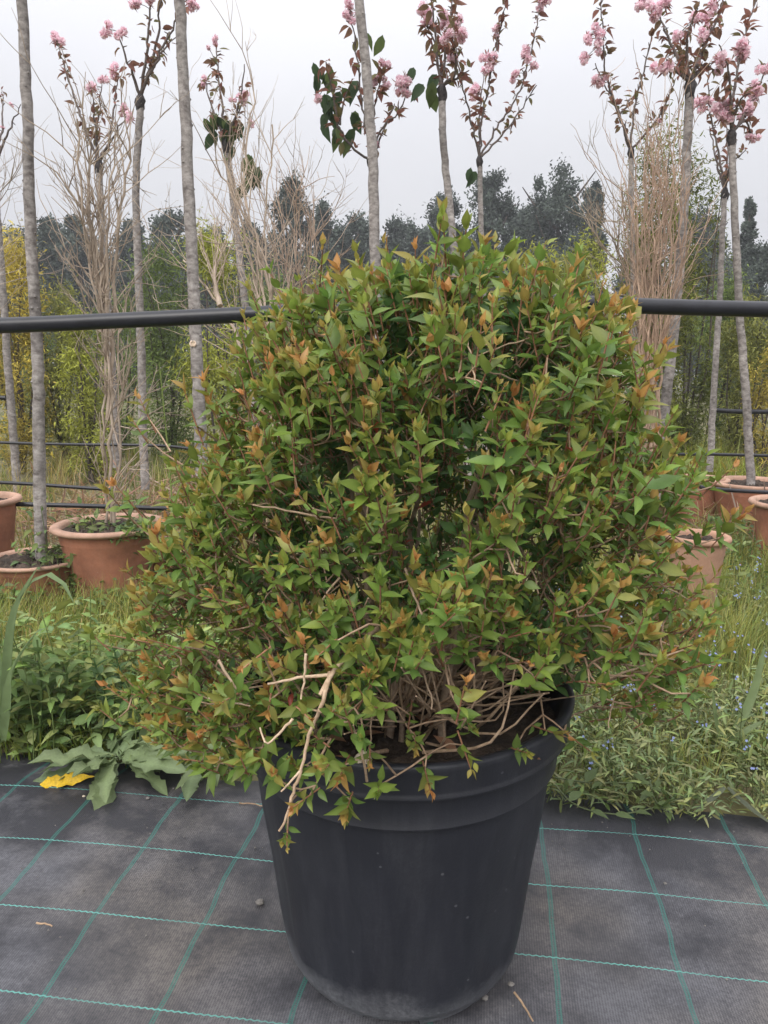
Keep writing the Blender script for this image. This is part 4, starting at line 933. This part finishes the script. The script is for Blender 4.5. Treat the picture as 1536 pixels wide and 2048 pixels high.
strap('tuft of long narrow arching leaves beside the left of the pot',P(440,1530,1.55)*[1,1,0],[(px3((440,1520,1.55),(380,1500,1.52),(320,1460,1.52),(280,1440,1.55)),.018),(px3((440,1522,1.55),(360,1515,1.5),(290,1512,1.48)),.016),(px3((440,1522,1.55),(390,1540,1.48),(350,1580,1.46)),.02),(px3((442,1522,1.55),(425,1545,1.47),(412,1590,1.46)),.014),(px3((442,1522,1.55),(435,1550,1.47),(433,1575,1.46)),.014),(px3((440,1520,1.55),(400,1470,1.6),(390,1420,1.65)),.018),(px3((440,1520,1.55),(450,1470,1.6),(470,1430,1.6)),.016)])
strap('tall blade leaved weed with wide arching leaves at the left edge',P(10,1480,1.72)*[1,1,0],[(px3((8,1480,1.72),(15,1320,1.7),(30,1220,1.7),(78,1130,1.7)),.022),(px3((8,1480,1.72),(20,1280,1.72),(50,1180,1.7),(110,1150,1.66),(150,1210,1.62)),.022),(px3((8,1480,1.72),(-10,1300,1.75),(-40,1180,1.75)),.022),(px3((8,1480,1.72),(25,1350,1.68),(70,1270,1.62),(95,1255,1.6)),.03)],col=(.15,.21,.09))
strap('wide grass blade standing in the blue flowers at right',P(1430,1500,1.75)*[1,1,0],[(px3((1445,1500,1.72),(1430,1440,1.72),(1425,1380,1.72)),.018),(px3((1450,1500,1.72),(1500,1400,1.75),(1530,1290,1.78)),.022),(px3((1445,1500,1.72),(1480,1470,1.7),(1530,1440,1.7)),.016)])
strap('flat withered grass leaf lying over the fabric edge at right',P(1470,1580,1.52)*[1,1,0],[(px3((1455,1575,1.53),(1480,1600,1.5),(1510,1625,1.47),(1545,1650,1.44)),.014),(px3((1450,1575,1.53),(1420,1600,1.5),(1390,1622,1.48)),.012)],col=(.10,.115,.07))
# broad-leaved upright herbs at left
def upright(label,px,Y,h,nl,size,col):
    q=ground_at(px,Y); t=empty('upright_weed',q,label,'weed','upright leafy weeds at the left edge'); top=q+np.array([random.uniform(-.03,.03),0,h])
    b=MB(); st=resample([q,(q+top)/2+[.01,0,0],top],10); tube(b,st,np.linspace(.004,.002,10),6,col); b.build('stalk',M_herb,t)
    ms=[MB().add(OVATE[k]['v'],OVATE[k]['f'],np.array(col)*(.85+.15*k)).mesh('weed_leaf',M_herb) for k in range(3)]
    for k in range(nl):
        s=.15+.85*k/nl; a=k*2.4+random.uniform(-.3,.3); d=nrm(np.array([math.cos(a),math.sin(a),.25+.5*s])); place('leaf',ms[k%3],t,leaf_matrix(st[int(s*9)],d,np.array([0,0,1.0]),size*(1.2-.6*s)*random.uniform(.8,1.2)))
upright('tall broad leaved weed at the left edge, nearest the frame',28,1.76,.30,16,.10,(.15,.23,.075))
upright('broad leaved weed second from the left edge',88,1.80,.24,14,.09,(.17,.25,.08))
upright('dark bushy upright weed left of the big rosette top',180,1.84,.22,22,.06,(.10,.18,.06))
upright('upright weed with small leaves behind the big rosette',215,1.95,.22,24,.05,(.11,.19,.065))
upright('pale upright weed close to the left side of the shrub',300,2.0,.20,18,.06,(.18,.23,.10))
upright('slim tall weed with thick green stalk behind the left shrub shoots',343,2.9,.98,9,.06,(.22,.29,.08))
# trailing stem with leaves over the fabric at right
t=empty('trailing_weed',P(1250,1600,1.52)*[1,1,0],'weed stem with small leaves trailing over the fabric edge right of pot','weed')
for pts in (px3((1110,1570,1.50),(1150,1610,1.45),(1220,1628,1.43),(1290,1620,1.45),(1380,1590,1.52)),px3((1110,1555,1.52),(1180,1565,1.52),(1270,1565,1.53),(1330,1560,1.55)),px3((1300,1560,1.53),(1310,1600,1.47),(1340,1630,1.44))):
    q=resample(pts,16); q[:,2]=np.maximum(q[:,2],.008); b=MB(); tube(b,q,.0018,5,(.11,.14,.06)); b.build('stalk',M_herb,t)
    ms=[MB().add(OVATE[k]['v'],OVATE[k]['f'],np.array([.09,.13,.04])*(.9+.15*k)).mesh('weed_leaf',M_herb) for k in range(2)]
    for k in range(2,16,2): place('leaf',ms[k//2%2],t,leaf_matrix(q[k],nrm(np.array([random.uniform(-1,1),random.uniform(-1,.3),random.uniform(0,.4)])),np.array([0,-.2,1]),random.uniform(.03,.055)))

# ------------------------------------------------------------------ small things on the fabric
def pebble(label,px,py,s,name='pebble',m=M_stone,Y=None):
    v=(py-1024)/F; ang=math.atan(v)+PITCH; Yd=CAM_H/math.tan(ang); q=P(px,py,Yd)
    b=MB(); th=np.arange(8)*math.pi/4; V=[(0,0,.75)]
    for z,r in ((.55,.6),(.2,1.0),(-.2,.9)): V+=[(r*math.cos(a)*random.uniform(.75,1.15),r*.8*math.sin(a)*random.uniform(.75,1.15),z+random.uniform(-.1,.1)) for a in th]
    f=[[0,1+k,1+(k+1)%8] for k in range(8)]
    for a in range(2):
        for k in range(8): o=1+a*8; f.append([o+k,o+8+k,o+8+(k+1)%8,o+(k+1)%8])
    b.add(np.array(V)*s,f); o=b.build(name,m,smooth=False); o.location=(q[0],q[1],.006+s*.15); return tag(o,label,'stone','pebbles on the fabric')
pebble('dark pebble lying alone on the fabric left of the pot',521,1812,.0085)
pebble('pebble beside the right foot of the pot, farther one',1022,1976,.0055)
pebble('pebble beside the right foot of the pot, nearer one',970,2003,.006)
pebble('tiny stone on the upper green line at left',296,1602,.005)
pebble('pale crumb on the fabric just below the left rosette',168,1598,.004,m=M_shell)
pebble('tiny dark stone on the right fabric square',1330,1773,.004)
def on_fabric(px,py,z=.008):
    ang=math.atan((py-1024)/F)+PITCH; Yd=(CAM_H-z)/math.tan(ang); return P(px,py,Yd)
for lb,pp in (('dry brown twig lying on the left fabric square',((72,1846),(88,1848),(105,1852))),('dry twig beside the left rim on the topmost green line',((478,1606),(505,1608),(530,1612))),('thin dark stalk on the fabric right of the pot foot',((1030,1985),(1050,2015),(1066,2044)))):
    b=MB(); tube(b,resample([on_fabric(*q) for q in pp],7)+rng.normal(0,.0008,(7,3)),np.linspace(.0019,.0012,7),6,[.6,.5,.4]); tag(b.build('dry_twig',M_twig),lb,'twig','dry twigs on the fabric')
T=LOB[1]; q=on_fabric(190,1556,.02)
o=MB().add(T['v'],T['f']).build('yellow_leaf',M_yellowleaf); o.matrix_world=leaf_matrix(q,np.array([-1,-.10,.0]),np.array([.1,-.9,1]),.13); tag(o,'withered yellow leaf lying on the fabric under the big rosette','leaf')

b=MB()
for k in range(170):
    u=random.uniform(-.75,.75); v=random.uniform(.75,1.55) if k%3 else random.gauss(1.42,.1); x=u; y=v
    if math.hypot(x-PC[0],y-PC[1])<.2: continue
    sz=random.uniform(.0008,.0026); V=np.array([(1,0,0),(0,1,0),(-1,0,0),(0,-1,0),(0,0,1),(0,0,-1)],float)*rng.uniform(.5,1.3,(6,3))*sz+[x,y,.006]
    b.add(V,[[0,1,4],[1,2,4],[2,3,4],[3,0,4],[1,0,5],[2,1,5],[3,2,5],[0,3,5]])
tag(b.build('soil_crumbs',M_stone,smooth=False),'small crumbs of soil scattered over the fabric','crumbs',kind='stuff')
# ------------------------------------------------------------------ air
m=bpy.data.materials.new('haze_air'); m.use_nodes=True; n=m.node_tree.nodes; n.clear()
pv=n.new('ShaderNodeVolumePrincipled'); pv.inputs['Color'].default_value=(.93,.95,1,1); pv.inputs['Density'].default_value=.0034; pv.inputs['Anisotropy'].default_value=.2
mo=n.new('ShaderNodeOutputMaterial'); m.node_tree.links.new(pv.outputs[0],mo.inputs['Volume'])
a=125; V=[(x,y,z) for z in (-1.1,12) for x,y in ((-a,-a),(a,-a),(a,a),(-a,a))]
tag(MB().add(np.array(V,float),[[3,2,1,0],[4,5,6,7],[0,1,5,4],[1,2,6,5],[2,3,7,6],[3,0,4,7]]).build('haze',m,smooth=False),'thin pale haze in the air','haze',kind='stuff')
